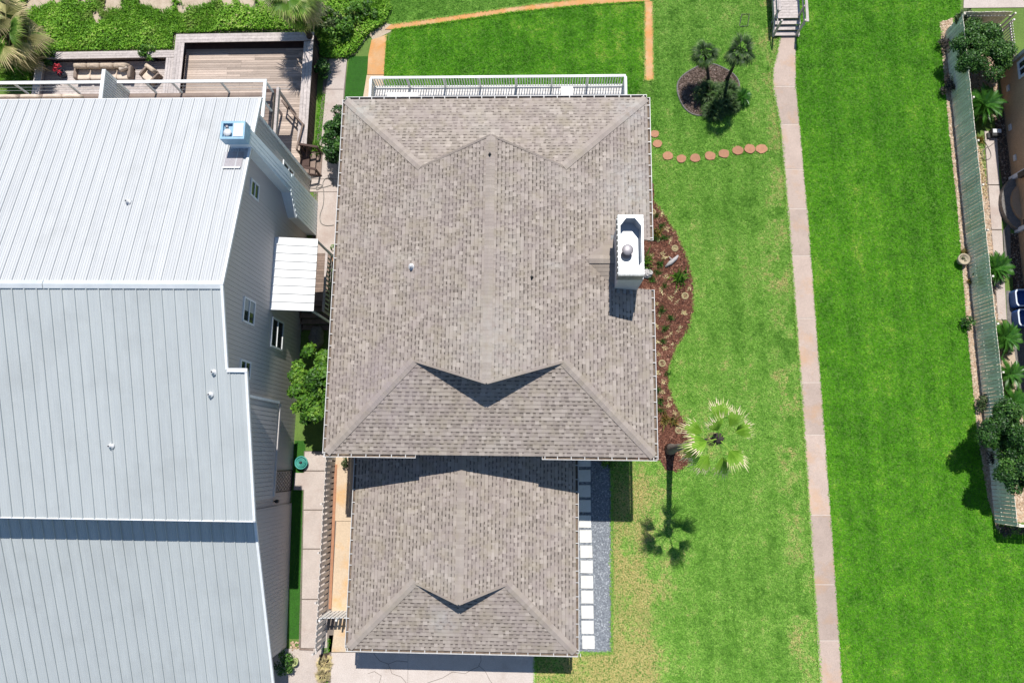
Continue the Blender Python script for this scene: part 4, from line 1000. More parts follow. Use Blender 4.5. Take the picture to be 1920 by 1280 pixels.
# windows on the east wall
E_ = (1, 0, 0); Yv = (0, 1, 0)
for (yc, zc, w, h) in ((6.37, 6.98, 1.16, 1.25), (5.95, 3.46, 1.5, 1.55), (3.72, 6.9, .82, 1.1), (12.03, 7.38, .82, .92), (14.62, 3.5, .66, 1.55)):
    wd = box_window(nb, (NX + .012, yc, zc), w, h, Yv, E_, M['neighbour_trim'], M['glass'], hbar=True)
    if zc > 6.9 and yc == 6.37:
        b_ = MB(); b_.bar((NX + .032, yc - .02, zc + .29), (NX + .032, yc + w / 2 - .1, zc + .29), .006, .44); b_.bar((NX + .032, yc - .02, zc - .29), (NX + .032, yc + w / 2 - .1, zc - .29), .006, .44); part('pane_reflection', b_, M['pane_reflection'], wd)  # pale plates paint a reflection on the window's north half
gt = MB()
gt.bar((-13.14, -1.92, .05), (-13.14, -1.92, 2.6), .05, .05); gt.bar((-13.14, -.88, .05), (-13.14, -.88, 2.6), .05, .05); gt.bar((-13.14, -1.9, 2.6), (-13.14, -.9, 2.6), .05, .05); gt.bar((-13.14, -1.9, .08), (-13.14, -.9, .08), .05, .05)
sc = part('screen_door', gt, M['black_metal'], nb)
lt = MB()
for k in range(-5, 12):
    for sg in (1, -1):
        a_, b_ = (-1.9 + k * .2, .1), (-1.9 + k * .2 + sg * 1.25, 2.58)
        pts = []
        for tt in np.linspace(0, 1, 26):
            yy = a_[0] + (b_[0] - a_[0]) * tt; zz_ = a_[1] + (b_[1] - a_[1]) * tt
            if -1.9 < yy < -.9: pts.append((yy, zz_))
        if len(pts) > 2: lt.bar((-13.15, *pts[0]), (-13.15, *pts[-1]), .012, .02)
part('lattice', lt, M['black_metal'], sc, kind='stuff')
part('wall_lamp', MB().lathe([(.02, 0), (.09, .02), (.1, .2), (.05, .24)], (-13.0, -2.35, 2.3), 10).box((-13.1, -2.35, 2.42), (.12, .06, .08)), M['black_metal'], nb)
# balcony
BZ = 6.2; by0, by1 = 15.72, 17.62
bf = MB(); bf.prism([(NW, by0), (-13.12, by0), (-13.12, by1), (NW, by1)], BZ - .26, BZ - .04)
balc = part('balcony', bf, M['balcony_floor'], nb)
pm2 = MB().box((0, 0, 0), (NX - NW - .02, .17, .04)).mesh('plank', M['balcony_floor'])
for k in range(10): put('plank', pm2, balc, ((NX + NW) / 2 + .04, by0 + .1 + k * .185, BZ - .02))
br = MB(); zt = BZ + 1.02
br.bar((NW, by1, zt), (-13.07, by1, zt), .15, .06); br.bar((-13.14, by0 + .02, zt - .001), (-13.14, by1 - .076, zt - .001), .15, .058)
part('handrail', br, M['white_paint'], balc)
ps = MB().box((0, 0, 0), (.09, .07, .98)).mesh('post', M['neighbour_trim'])
for xx in (-33.5, -30.9, -28.2, -25.6, -22.95, -19.05, -17.75, -15.35, -13.16): put('post', ps, balc, (xx, by1 - .01, BZ + .5))
put('post', ps, balc, (-13.16, 16.6, BZ + .5))
for xx in np.arange(-33, -13.3, 1.3): 
    w_ = MB(); w_.bar((xx, by1 - .005, BZ + .32), (xx + 1.3, by1 - .005, BZ + .32), .008, .008); w_.bar((xx, by1 - .005, BZ + .62), (xx + 1.3, by1 - .005, BZ + .62), .008, .008)
    part('rail_cable', w_, M['cap_metal'], balc)
pv_ = MB(); dvx = -20.45
pv_.bar((dvx, by1 + .02, BZ), (dvx, by1 + .02, BZ + 1.95), .14, .1); pv_.bar((dvx, by1 + .07, BZ + 1.98), (dvx, by0 + .4, BZ + 1.98), .17, .07)
div = part('privacy_screen', pv_, M['white_paint'], balc)
sl_ = MB().box((0, 0, 0), (.05, .07, 1.9)).mesh('slat', M['neighbour_trim'])
for k in range(13): put('slat', sl_, div, (dvx, by1 - .12 - k * .12, BZ + .96))
bb_ = MB(); bb_.box((dvx, (by0 + by1) / 2, BZ + .96), (.012, 1.6, 1.88)); part('backing', bb_, M['neighbour_siding'], div)
# awning over the side steps
az0, az1, ax0, ax1, ay0, ay1 = 4.62, 4.3, NX + .02, -11.1, 6.95, 10.68
me = MB()
awn_panel = MB(); Lx = math.hypot(ax1 - ax0, az0 - az1); PWa = (ay1 - ay0) / 9
xs = [(0, 0), (.015, .045), (.045, .045), (.06, 0), (PWa, 0)]
vs = [(0, a, b) for a, b in xs] + [(Lx, a, b) for a, b in xs]
awn_panel.add(vs, [(i + 1, i, 5 + i, 6 + i)[::-1] for i in range(4)]).add([(0, 0, -.03), (Lx, 0, -.03), (Lx, PWa, -.03), (0, PWa, -.03)], [(3, 2, 1, 0)]).add([(Lx, 0, -.03), (Lx, PWa, -.03), (Lx, PWa, 0), (Lx, 0, 0)], [(0, 1, 2, 3)])
am = awn_panel.mesh('awning_panel', M['white_paint'])
af = MB(); af.bar((ax1 - .06, ay0 + .02, az1 - .09), (ax1 - .06, ay1 - .02, az1 - .09), .06, .09); af.bar((ax0 + .05, ay0 + .02, az0 - .12), (ax0 + .05, ay1 - .02, az0 - .12), .06, .09)
for yy in (ay0 + .05, ay1 - .05): af.bar((ax0 + .08, yy, az0 - .14), (ax1 - .1, yy, az1 - .09), .06, .09); af.bar((ax1 - .1, yy, .9), (ax1 - .1, yy, az1 - .13), .09, .09)
aw = part('awning', af, M['white_paint'], nb)
for k in range(9): put('awning_panel', am, aw, (ax0, ay0 + k * PWa, az0), (0, math.atan2(az0 - az1, ax1 - ax0), 0))
# landing, steps and railing below the awning
ld = MB(); ld.prism([(NX + .03, 8.0), (-11.5, 8.0), (-11.5, 11.0), (NX + .03, 11.0)], .55, .8); lnd = part('landing', ld, M['dark_wood'], nb)
pmL = MB().box((0, 0, 0), (1.66, .14, .04)).mesh('plank', M['brown_wood'])
for k in range(20): put('plank', pmL, lnd, (-12.34, 8.07 + k * .15, .822))
pmS = MB().box((0, 0, 0), (1.66, .28, .05)).mesh('tread', M['brown_wood'])
for k in range(4): put('tread', pmS, lnd, (-12.34, 7.84 - k * .30, .66 - k * .19))
for xx in (NX + .1, -11.5):
    part('stringer', MB().bar((xx, 8.0, .62), (xx, 6.75, -.1), .05, .24), M['dark_wood'], lnd)
hr = MB(); rx = -11.42
hr.bar((rx, 7.5, 1.82), (rx, 10.9, 1.82), .13, .05); hr.bar((rx, 7.55, .92), (rx, 10.9, .92), .05, .06); hr.bar((rx, 7.52, .05), (rx, 7.52, 1.79), .1, .1); hr.bar((rx, 10.85, .05), (rx, 10.85, 1.79), .1, .1)
srl = part('stair_railing', hr, M['grey_wood'], lnd)
bmS = MB().box((0, 0, 0), (.04, .08, .86)).mesh('baluster', M['white_board'])
for yy in np.arange(7.75, 10.7, .25): put('baluster', bmS, srl, (rx, yy, 1.37))
# upper landing beside the terrace and its beam
up = MB(); up.prism([(-14.95, 16.5), (-14.2, 16.5), (-14.2, 19.55), (-14.95, 19.55)], 3.0, 3.18)
ul = part('upper_landing', up, M['dark_wood'], nb)
part('edge_beam', MB().bar((-14.17, 16.45, 3.15), (-14.17, 19.6, 3.15), .14, .24), M['grey_wood'], ul)
part('edge_beam', MB().bar((-14.98, 16.45, 3.15), (-14.98, 19.6, 3.15), .12, .24), M['grey_wood'], ul)
for yy in (16.6, 19.45): part('post', MB().box((-14.17, yy, 1.75), (.12, .12, 2.5)), M['grey_wood'], ul)
part('post', MB().box((-14.98, 19.45, 1.75), (.12, .12, 2.5)), M['grey_wood'], ul)

# =================================================================== TERRACE (wooden decks with broad caps)
ter = thing('terrace', 'large wooden terrace with broad capped parapet, dappled by palm shadow', 'deck', (-17.5, 20, 0))
TF, TC = .5, 1.2
tx0, tx1, ty0, ty1 = -21.34, -13.14, 16.3, 24.2
fl_ = MB(); fl_.prism([(tx0 + .06, ty0), (tx1 - .06, ty0), (tx1 - .06, ty1 - .06), (tx0 + .06, ty1 - .06)], .2, TF - .05); base = part('deck_frame', fl_, M['dark_wood'], ter)
pmT = [MB().box((0, 0, 0), (L_, .138, .04)).mesh('plank', M['deck_wood']) for L_ in (2.6, 3.4, 4.2)]
yy = ty0 + .1
while yy < ty1 - .5:
    xx = tx0 + .3
    while xx < tx1 - .62:
        me = random.choice(pmT); L_ = {pmT[0]: 2.6, pmT[1]: 3.4, pmT[2]: 4.2}[me]
        L2 = min(L_, tx1 - .58 - xx); put('plank', me, ter, (xx + L2 / 2, yy, TF - .02), (0, 0, 0), ((L2 - .008) / L_, 1, 1)); xx += L2
    yy += .150
def parapet(root, a, b, out, z0, z1, capw, mat_cap, mat_wall):
    """wall of upright boards with a broad cap of three boards; out = outward normal"""
    a, b, out = Vector((*a, 0)), Vector((*b, 0)), Vector((*out, 0)); d = (b - a).normalized(); L_ = (b - a).length
    w_ = MB(); w_.bar(a - out * .08 + Vector((0, 0, (z0 + z1) / 2 - .03)), b - out * .08 + Vector((0, 0, (z0 + z1) / 2 - .03)), .05, z1 - z0 - .07)
    wl_ = part('parapet_wall', w_, mat_wall, root)
    n_ = max(3, int(L_ / .3)); bmm = MB().box((0, 0, 0), (.28, .025, z1 - z0 - .08)).mesh('board', mat_wall)
    for k in range(n_):
        p_ = a + d * (L_ * (k + .5) / n_) - out * .04; put('board', bmm, wl_, (p_.x, p_.y, (z0 + z1) / 2 - .03), (0, 0, math.atan2(d.y, d.x)))
    for k in range(3):
        q = a - out * (capw * (k + .5) / 3); q2 = b - out * (capw * (k + .5) / 3)
        part('cap_board', MB().bar(q + Vector((0, 0, z1 - .02 + .002 * k)), q2 + Vector((0, 0, z1 - .02 + .002 * k)), capw / 3 - .012, .04), mat_cap, root)
CW = .56
parapet(ter, (tx0, ty1), (tx1, ty1 + .05), (0, 1), 0, TC, CW, M['grey_wood'], M['dark_wood'])
parapet(ter, (tx1, 17.2), (tx1, ty1 - CW), (1, 0), 0, TC, CW, M['grey_wood'], M['dark_wood'])
parapet(ter, (tx0, ty1 - CW), (tx0, 19.6), (-1, 0), 0, TC, CW, M['grey_wood'], M['dark_wood'])
hw_ = MB(); q = [P(528, 188, 1.5), P(568, 233, 1.4), P(556, 280, 1.4)]
hw_.bar(q[0], q[1], .09, .06); hw_.bar(q[1] - Vector((0, 0, .003)), q[2] - Vector((0, 0, .003)), .10, .06)
for p_ in q + [(q[0] + q[1]) / 2]: hw_.bar((p_.x, p_.y, TF), (p_.x, p_.y, p_.z - .03), .08, .08)
hw_.bar(q[0] - Vector((0, 0, .45)), q[1] - Vector((0, 0, .45)), .05, .05); hw_.bar(q[1] - Vector((0, 0, .46)), q[2] - Vector((0, 0, .46)), .05, .05)
part('handrail', hw_, M['brown_wood'], ter)
# steps down from the terrace
stp = thing('deck_steps', 'dark wooden steps with handrails going down from the terrace to the side path', 'steps', (-13.1, 16.4, 0))
tm = MB().box((0, 0, 0), (.30, 1.3, .05)).mesh('tread', M['brown_wood'])
for k in range(3): put('tread', tm, stp, (-13.35 + .31 * k, 16.55, .38 - .14 * k))
for yy in (15.88, 17.22):
    part('stringer', MB().bar((-13.55, yy, .36), (-12.55, yy, .03), .05, .2), M['dark_wood'], stp)
    part('handrail', MB().bar((-13.55, yy, 1.35), (-12.6, yy, .95), .12, .06), M['dark_wood'], stp)
    for xx, zz_ in ((-13.5, 1.3), (-12.65, .93)): part('post', MB().box((xx, yy, zz_ / 2), (.1, .1, zz_)), M['dark_wood'], stp)

low = thing('lower_deck', 'lower grey deck with capped parapet where the outdoor sofa stands', 'deck', (-25.5, 21, 0))
lx0, lx1, ly0, ly1 = -29.75, -21.45, 15.8, 23.28
part('deck_frame', MB().prism([(lx0 + .06, ly0), (lx1 - .04, ly0), (lx1 - .04, ly1 - .06), (lx0 + .06, ly1 - .06)], 0, .25), M['dark_wood'], low)
pmG = MB().box((0, 0, 0), (lx1 - lx0 - .3, .138, .04)).mesh('plank', M['grey_wood'])
yy = ly0 + .1
while yy < ly1 - .2: put('plank', pmG, low, ((lx0 + lx1) / 2, yy, .32)); yy += .15
parapet(low, (lx0, ly1 - .03), (lx1, ly1 + .03), (0, 1), 0, 1.0, .46, M['grey_wood'], M['grey_wood'])
parapet(low, (lx1, 19.6), (lx1, ly1 - .46), (1, 0), 0, 1.0, .46, M['grey_wood'], M['grey_wood'])
parapet(low, (lx0, ly1 - .46), (lx0, 19.6), (-1, 0), 0, 1.0, .46, M['grey_wood'], M['grey_wood'])

# outdoor sofa, armchair, table, loungers
sf = thing('outdoor_sofa', 'long beige outdoor sofa with four back cushions on the lower deck', 'sofa', (-25.75, 22.05, .3))
local('sofa_frame', MB().box((0, 0, .14), (3.3, .85, .24)).box((0, .37, .34), (3.3, .1, .6)), M['wicker'], sf)
for k in range(4):
    local('seat_cushion', MB().cushion((-1.2 + .8 * k, -.05, .36), (.8, .74, .22)), M['cushion'], sf, True)
    local('back_cushion', MB().cushion((-1.2 + .8 * k, .30, .66), (.78, .30, .62), 0, .42), M['cushion_back'], sf, True)
local('throw_pillow', MB().cushion((1.35, .12, .66), (.5, .2, .42), .4, .3), M['cushion'], sf, True)
for sx in (-1, 1): local('arm', MB().cushion((sx * 1.62, 0, .42), (.2, .85, .42)), M['wicker'], sf, True)
ac = thing('armchair', 'beige cushioned outdoor armchair turned towards the sofa', 'armchair', (-22.95, 21.9, .3), 2.5 + math.pi)
local('chair_frame', MB().box((0, 0, .14), (.85, .85, .22)), M['wicker'], ac)
local('seat_cushion', MB().cushion((0, -.04, .34), (.72, .72, .2)), M['cushion'], ac, True)
local('back_cushion', MB().cushion((0, .32, .62), (.74, .24, .55), 0, .2), M['cushion_back'], ac, True)
for sx in (-1, 1): local('arm', MB().cushion((sx * .42, 0, .42), (.14, .8, .34)), M['wicker'], ac, True)
ct = thing('coffee_table', 'low wooden coffee table between the sofa and the house', 'table', (-23.2, 20.35, .3))
for k in range(6): local('slat', MB().box((0, -.3 + k * .12, .42), (1.2, .1, .03)), M['grey_wood'], ct)
for a in (-1, 1):
    for b in (-1, 1): local('leg', MB().box((a * .52, b * .3, .2), (.07, .07, .4)), M['grey_wood'], ct)
for i, u in enumerate((20, 62, 104, 140)):
    c = P(u, 183, BZ + .4)
    lg = thing('lounge_chair', ['leftmost beige lounge chair on the balcony, cut by the photo edge', 'second beige lounge chair from the left on the balcony', 'third beige lounge chair from the left on the balcony', 'beige lounge chair nearest the white privacy screen on the balcony'][i], 'lounge chair', (c.x, 16.75, BZ), 0, 'beige lounge chairs on the balcony')
    local('chair_frame', MB().box((0, 0, .2), (1.02, .9, .06)), M['brown_wood'], lg)
    for a in (-1, 1):
        for b in (-1, 1): local('leg', MB().box((a * .44, b * .38, .09), (.07, .07, .17)), M['brown_wood'], lg)
    local('seat_cushion', MB().cushion((0, .0, .33), (1.0, .88, .2)), M['cushion'], lg, True)
    local('back_cushion', MB().cushion((0, .40, .52), (.96, .18, .42), 0, .2), M['cushion'], lg, True)
# red flower pot and dark potted plant on the lower deck
def pot(name, loc, r, h, mat): 
    return MB().lathe([(r * .7, 0), (r, h), (r * .88, h), (r * .85, h - .05), (.01, h - .05)], (0, 0, 0), 18)
c = P(122, 143, .3); rp = thing('potted_flower', 'red flowering plant in a dark pot beside the outdoor sofa', 'potted plant', (c.x, c.y, .3))
local('pot', pot('pot', None, .24, .4, None), M['ceramic_dark'], rp, True)
v, f, t = clump_crown(rand_blobs((0, 0, .62), (.32, .32, .22), 7, .16, 3), 60, .12, 3)
mass('blossoms', v, f, t, M['red_petal'], 'stuff', None).parent = rp
for cc, lab, nm in ((P(104, 122, .3), 'dark leafy plant in a pot in the shaded north-west corner of the lower deck', 'bush_leaves'), (P(289, 112, .3), 'small light green potted plant behind the armchair', 'light_bush')):
    pp = thing('potted_plant', lab, 'potted plant', (cc.x, cc.y, .3)); local('pot', pot('pot', None, .26, .42, None), M['ceramic_dark'], pp, True)
    v, f, t = clump_crown(rand_blobs((0, 0, .7), (.42, .42, .34), 9, .22, 5), 70, .2, 4); o = mass('foliage', v, f, t, M[nm], 'stuff', None); o.parent = pp

# =================================================================== FENCES
def fence(name, label, a, b, h, pitch, bw, mat, face, rails=(.3, .8), thick=.022, gapz=.06, picks='picket', post_step=2.4):
    """upright pickets on two rails; face = side the pickets stand on"""
    a, b = Vector((*a, 0)), Vector((*b, 0)); d = (b - a).normalized(); L_ = (b - a).length; nn = Vector((*face, 0))
    ft = thing(name, label, 'fence', ((a + b) / 2).to_tuple())
    for r_ in rails:
        q = Vector((0, 0, h * r_)) - nn * .035
        part('rail', MB().bar(a + q, b + q, .045, .09), mat, ft)
    mp = MB().box((0, 0, 0), (.09, .09, h + .02)).mesh('post', mat); n_ = max(1, int(L_ / post_step))
    for k in range(n_ + 1):
        p_ = a + d * (.05 + (L_ - .1) * k / n_) - nn * .105; put('post', mp, ft, (p_.x, p_.y, (h + .02) / 2), (0, 0, math.atan2(d.y, d.x)))
    me = MB().box((0, 0, 0), (bw, thick, h - gapz)).mesh(picks, mat); n_ = int(L_ / pitch)
    for k in range(n_):
        p_ = a + d * (pitch * (k + .5)); put(picks, me, ft, (p_.x, p_.y, (h + gapz) / 2 + random.uniform(-.01, .01)), (random.uniform(-.012, .012), random.uniform(-.01, .01), math.atan2(d.y, d.x)))
    return ft
fence('picket_fence', 'weathered pale picket fence with open gaps between the two side paths', (-10.86, -.05), (-10.86, -9.75), 1.75, .295, .205, M['fence_pale'], (1, 0))
fence('picket_fence', 'short white picket fence closing the garage side path', (-10.78, -8.02), (-9.0, -7.96), 1.72, .205, .15, M['white_paint'], (0, 1), post_step=.8)
fence('board_fence', 'long grey-green board fence along the right lawn', (23.5, -3.05), (23.5, 24.62), 1.72, .19, .166, M['fence_grey'], (-1, 0))
fence('board_fence', 'grey board fence return behind the large shrub at the top right', (23.56, 24.66), (26.4, 24.66), 1.72, .19, .172, M['fence_grey'], (0, 1))
fence('board_fence', 'grey board fence return at the lower end of the right fence', (23.56, -3.08), (27.5, -3.3), 1.72, .19, .178, M['fence_grey'], (0, -1))
fence('picket_fence', 'white open picket fence between the large shrub and the tan house', (26.45, 24.5), (26.45, 22.2), 1.3, .17, .075, M['white_board'], (-1, 0))

# =================================================================== BOARDWALK
bwk = thing('boardwalk', 'grey wooden boardwalk with steps and handrails at the top of the walkway', 'boardwalk', (14.4, 27, 0))
pmB = MB().box((0, 0, 0), (1.5, .165, .045)).mesh('plank', M['grey_wood'])
for k in range(28): put('plank', pmB, bwk, (14.3, 25.25 + k * .178, .62))
tmB = MB().box((0, 0, 0), (1.45, .27, .05)).mesh('tread', M['grey_wood'])
for k in range(3): put('tread', tmB, bwk, (14.38 + .02 * k, 25.02 - k * .26, .46 - .15 * k))
for xx in (13.58, 15.02): part('stringer', MB().bar((xx, 25.2, .5), (xx, 30.2, .5), .05, .2), M['grey_wood'], bwk); part('stringer', MB().bar((xx + .03, 25.2, .5), (xx + .06, 24.35, .06), .05, .18), M['grey_wood'], bwk)
for xx, lab in ((13.56, 'left'), (15.06, 'right')):
    part('handrail', MB().bar((xx, 24.3 if xx > 14 else 25.0, 1.55), (xx, 30.2, 1.6), .15, .045), M['grey_wood'], bwk)
    part('rail', MB().bar((xx, 24.4, 1.1), (xx, 30.2, 1.1), .045, .1), M['grey_wood'], bwk)
    for yy in (24.42, 25.3, 26.8, 28.3): part('post', MB().box((xx + (.09 if xx < 14 else -.09), yy, .78), (.1, .1, 1.52)), M['grey_wood'], bwk)

# =================================================================== PALMS AND PLANTS
def fan_mesh(name, mat, R=1.0, nseg=22, spread=2.6, droop=.35, split=.45, tip=.9, base_t=.35, ragged=.12, seed=1):
    """costapalmate leaf: folded segments joined near the middle, free and drooping towards the tips; stalk along +X from the origin"""
    g = random.Random(seed); mb = MB(); st = .75 * R
    for k in range(nseg):
        a0 = -spread / 2 + spread * k / nseg; a1 = -spread / 2 + spread * (k + 1) / nseg; am = (a0 + a1) / 2
        L_ = R * (1 - .22 * abs(am) / (spread / 2)) * (1 + g.uniform(-ragged, ragged)); cen = Vector((st, 0, 0))
        d = lambda a, r, z: cen + Vector((math.cos(a) * r, math.sin(a) * r, z))
        zz = lambda r: -droop * (r / R) ** 2 * R - .12 * abs(am) * r / R
        r1, r2 = split * L_, L_
        w2 = (a1 - a0) * .38
        t0 = base_t + g.uniform(-.1, .1)
        mid1 = d(am, r1, zz(r1) + .03 * R); midm = d(am, (r1 + r2) / 2, zz((r1 + r2) / 2) + .015 * R); tipp = d(am + g.uniform(-.04, .04), r2, zz(r2) - .05 * R)
        l1, rr1 = d(a0, r1, zz(r1)), d(a1, r1, zz(r1)); lm, rm = d(am - w2, (r1 + r2) / 2, zz((r1 + r2) / 2)), d(am + w2, (r1 + r2) / 2, zz((r1 + r2) / 2))
        mb.add([cen, l1, mid1], [(0, 1, 2)], t0); mb.add([cen, mid1, rr1], [(0, 1, 2)], t0 - .12)
        mb.add([l1, lm, midm, mid1], [(0, 1, 2, 3)], t0 + .08); mb.add([mid1, midm, rm, rr1], [(0, 1, 2, 3)], t0 - .04)
        mb.add([lm, tipp, midm], [(0, 1, 2)], min(1, t0 + (tip - base_t) * g.uniform(.6, 1.05))); mb.add([midm, tipp, rm], [(0, 1, 2)], min(1, t0 + (tip - base_t) * g.uniform(.4, .9)))
    mb.tube([(0, 0, 0), (st * .5, 0, .03), (st + .1 * R, 0, 0)], [.028, .02, .012], 5, True, base_t + .15)
    return mb.mesh(name, mat)
def pinnate_mesh(name, mat, L=1.0, n=34, lw=.03, droop=.5, rise=.45, ll=.22, seed=1):
    """feather leaf: arching stalk along +X with two rows of narrow leaflets"""
    g = random.Random(seed); mb = MB()
    f = lambda s: Vector((L * s, 0, rise * L * s - droop * L * s * s * 1.3))
    pts = [f(s) for s in (0, .25, .5, .75, 1)]
    mb.tube(pts, [.018, .015, .012, .008, .004], 4, True, .55)
    for k in range(n):
        s = .1 + .9 * (k + .5) / n; p = f(s); lf = ll * L * (math.sin(math.pi * min(1, s * .85 + .12)) * .9 + .1)
        for sg in (-1, 1):
            a = math.radians(62 - 25 * s); q = p + Vector((math.cos(a) * lf, sg * math.sin(a) * lf, -.06 * L + .1 * lf)); w = Vector((lw * .5, 0, 0))
            mb.add([p - w, p + w, q], [(0, 1, 2)], .35 + .5 * g.random())
    return mb.mesh(name, mat)
def palm_trunk(a, b, r0, r1, bulge=0.0, n=9):
    a, b = Vector(a), Vector(b); pts = []; rad = []
    for k in range(n + 1):
        s = k / n; p_ = a.lerp(b, s); p_ = p_ + Vector((0, 0, 0)); pts.append(p_); rad.append((r0 + (r1 - r0) * s) * (1 + .06 * ((k % 2) * 2 - 1)) + bulge * math.exp(-s * 9))
    return MB().tube(pts, rad, 10)
def set_frond(root, me, c, az, el, sc=1.0, roll=0.0, name='frond'):
    o = bpy.data.objects.new(name, me); link(o, root); o.location = c
    o.rotation_euler = (Matrix.Rotation(az, 3, 'Z') @ Matrix.Rotation(-el, 3, 'Y') @ Matrix.Rotation(roll, 3, 'X')).to_euler(); o.scale = (sc,) * 3
    return o
# tall fan palm right of the house
pb, pc = P(1256, 842, 0), P(1347, 822, 8.5)
tp_ = thing('palm_tree', 'tall fan palm with pale-tipped leaves at the lower end of the mulch bed', 'palm tree', (pb.x, pb.y, 0))
rel = pc - pb
tk = palm_trunk((0, 0, 0), rel - Vector((0, 0, .1)), .17, .12, .16, 14)
local('trunk', tk, M['palm_trunk'], tp_, True)
fm = [fan_mesh('frond', M['bright_fan'], .96, 14, 1.55, .3, .45, 1.0, .45, .12, s) for s in (1, 2, 3)]
g = random.Random(4)
for k, (az, el) in enumerate(((20, .1), (88, .2), (160, .1), (205, -.2), (238, -.1), (282, -.15), (318, -.1), (52, .6), (192, .7), (300, .8), (120, 1.1))):
    set_frond(tp_, fm[k % 3], rel, math.radians(az), el, g.uniform(.95, 1.1), g.uniform(-.25, .25))
local('crown_heart', MB().blob(tuple(rel - Vector((0, 0, .12))), (.24, .24, .3), 4, .25), M['dark_trunk'], tp_, True)
for k, az in enumerate((190, 210, 330, 20, 70, 120, 270)):
    set_frond(tp_, fm[k % 3], rel - Vector((0, 0, .25)), math.radians(az), -.95, .75, g.uniform(-.5, .5), 'old_frond').data = fan_mesh('old_frond', M['dry_fan'], .6, 14, 2.0, .5, .4, .9, .5, .2, 30 + k)
# palms at the top left, behind the terraces
dm = [fan_mesh('frond', M['dry_fan'], 1.0, 26, 3.0, .45, .42, .95, .35, .2, s) for s in (11, 12, 13)] + [fan_mesh('frond', M['fan_leaf'], 1.0, 26, 3.0, .45, .42, .9, .25, .15, s) for s in (14,)]
def cabbage_palm(base, top, label, n, R, seed, group=None):
    t_ = thing('palm_tree', label, 'palm tree', base, 0, group); rel = Vector(top) - Vector(base)
    local('trunk', palm_trunk((0, 0, 0), rel, .2, .16, .08, 12), M['dark_trunk'], t_, True); g = random.Random(seed)
    for k in range(n):
        el = g.uniform(-1.1, .9); set_frond(t_, dm[3] if el > .25 and g.random() < .8 else g.choice(dm), rel - Vector((0, 0, .25 * (el < 0))), 2 * math.pi * k / n * 3.1 + g.uniform(-.2, .2), el, R * g.uniform(.8, 1.15), g.uniform(-.4, .4))
    return t_
for (u, v, h, bu, bv, n, R, lab) in ((14, 62, 2.9, 30, 100, 34, 1.15, 'shaggy fan palm with dry hanging leaves beside the lower deck'), (-12, 20, 3.2, 4, 60, 28, 1.1, 'shaggy fan palm at the very top left corner of the photo'), (547, -12, 4.0, 594, 100, 34, 1.1, 'leaning fan palm with dry hanging leaves behind the terrace corner')):
    q = P(u, v, h); b0 = P(bu, bv, 0); cabbage_palm((b0.x, b0.y, 0), q, lab, n, R, int(u) + 50)
# palms and shrubs of the round island bed
isl_f = [pinnate_mesh('frond', M['sago_leaf'], .62, 22, .045, .7, .5, .34, s) for s in (1, 2)]
isl_g = [fan_mesh('frond', M['dark_fan'], .42, 14, 2.6, .4, .35, .7, .12, .15, s) for s in (21, 22)]
for (b0, t0, lab, n, sc) in ((P(1330, 158, 0), P(1322, 102, 2.3), 'small leaning palm at the upper left of the round island bed', 20, .9), (P(1362, 152, 0), P(1388, 97, 3.7), 'taller leaning palm at the upper right of the round island bed', 22, 1.0)):
    t_ = thing('palm_tree', lab, 'palm tree', (b0.x, b0.y, 0)); rel = Vector(t0) - b0
    local('trunk', palm_trunk((0, 0, 0), rel, .09, .07, .05), M['dark_trunk'], t_, True); g = random.Random(int(b0.x * 99)); sc *= 1.25; n += 8
    for k in range(n): set_frond(t_, g.choice(isl_g), rel, 2.4 * k, g.uniform(-.9, .9), sc * g.uniform(.85, 1.15), g.uniform(-.4, .4))
def rosette(name, label, cat, loc, meshes, n, sc, el=(-.1, 1.1), trunk=.0, group=None, seed=1, tr_mat='dark_trunk'):
    t_ = thing(name, label, cat, loc, 0, group); g = random.Random(seed)
    top = Vector((0, 0, trunk + .05))
    if trunk: local('trunk', palm_trunk((0, 0, 0), top, .15, .13, .05, 5), M[tr_mat], t_, True)
    for k in range(n):
        e_ = el[0] + (el[1] - el[0]) * (k / n); set_frond(t_, g.choice(meshes), top, 2.39996 * k + g.uniform(-.1, .1), e_, sc * g.uniform(.88, 1.1) * (1 - .25 * max(0, e_)), g.uniform(-.2, .2))
    return t_
yuc = [fan_mesh('frond', M['dark_fan'], .5, 14, 2.4, .3, .3, .6, .1, .2, s) for s in (31, 32)]
for i, (u, v, sc, lab) in enumerate(((1328, 172, .95, 'low palmetto clump at the left of the island bed middle'), (1352, 186, 1.0, 'low palmetto clump in the centre of the island bed'), (1340, 203, .85, 'low palmetto clump at the lower edge of the island bed'), (1366, 172, .9, 'low palmetto clump at the right of the island bed middle'), (1372, 196, .7, 'small palmetto clump at the lower right rim of the island bed'))):
    q = P(u, v, .3); rosette('palmetto', lab, 'shrub', (q.x, q.y, 0), yuc, 32, sc * 1.2, (-.3, 1.2), .12, 'palmettos in the island bed', i)
q = P(1392, 180, .4); rosette('cycad', 'dark round cycad just outside the right rim of the island bed', 'shrub', (q.x, q.y, 0), isl_f, 26, .95, (-.2, 1.1), .25, None, 5)
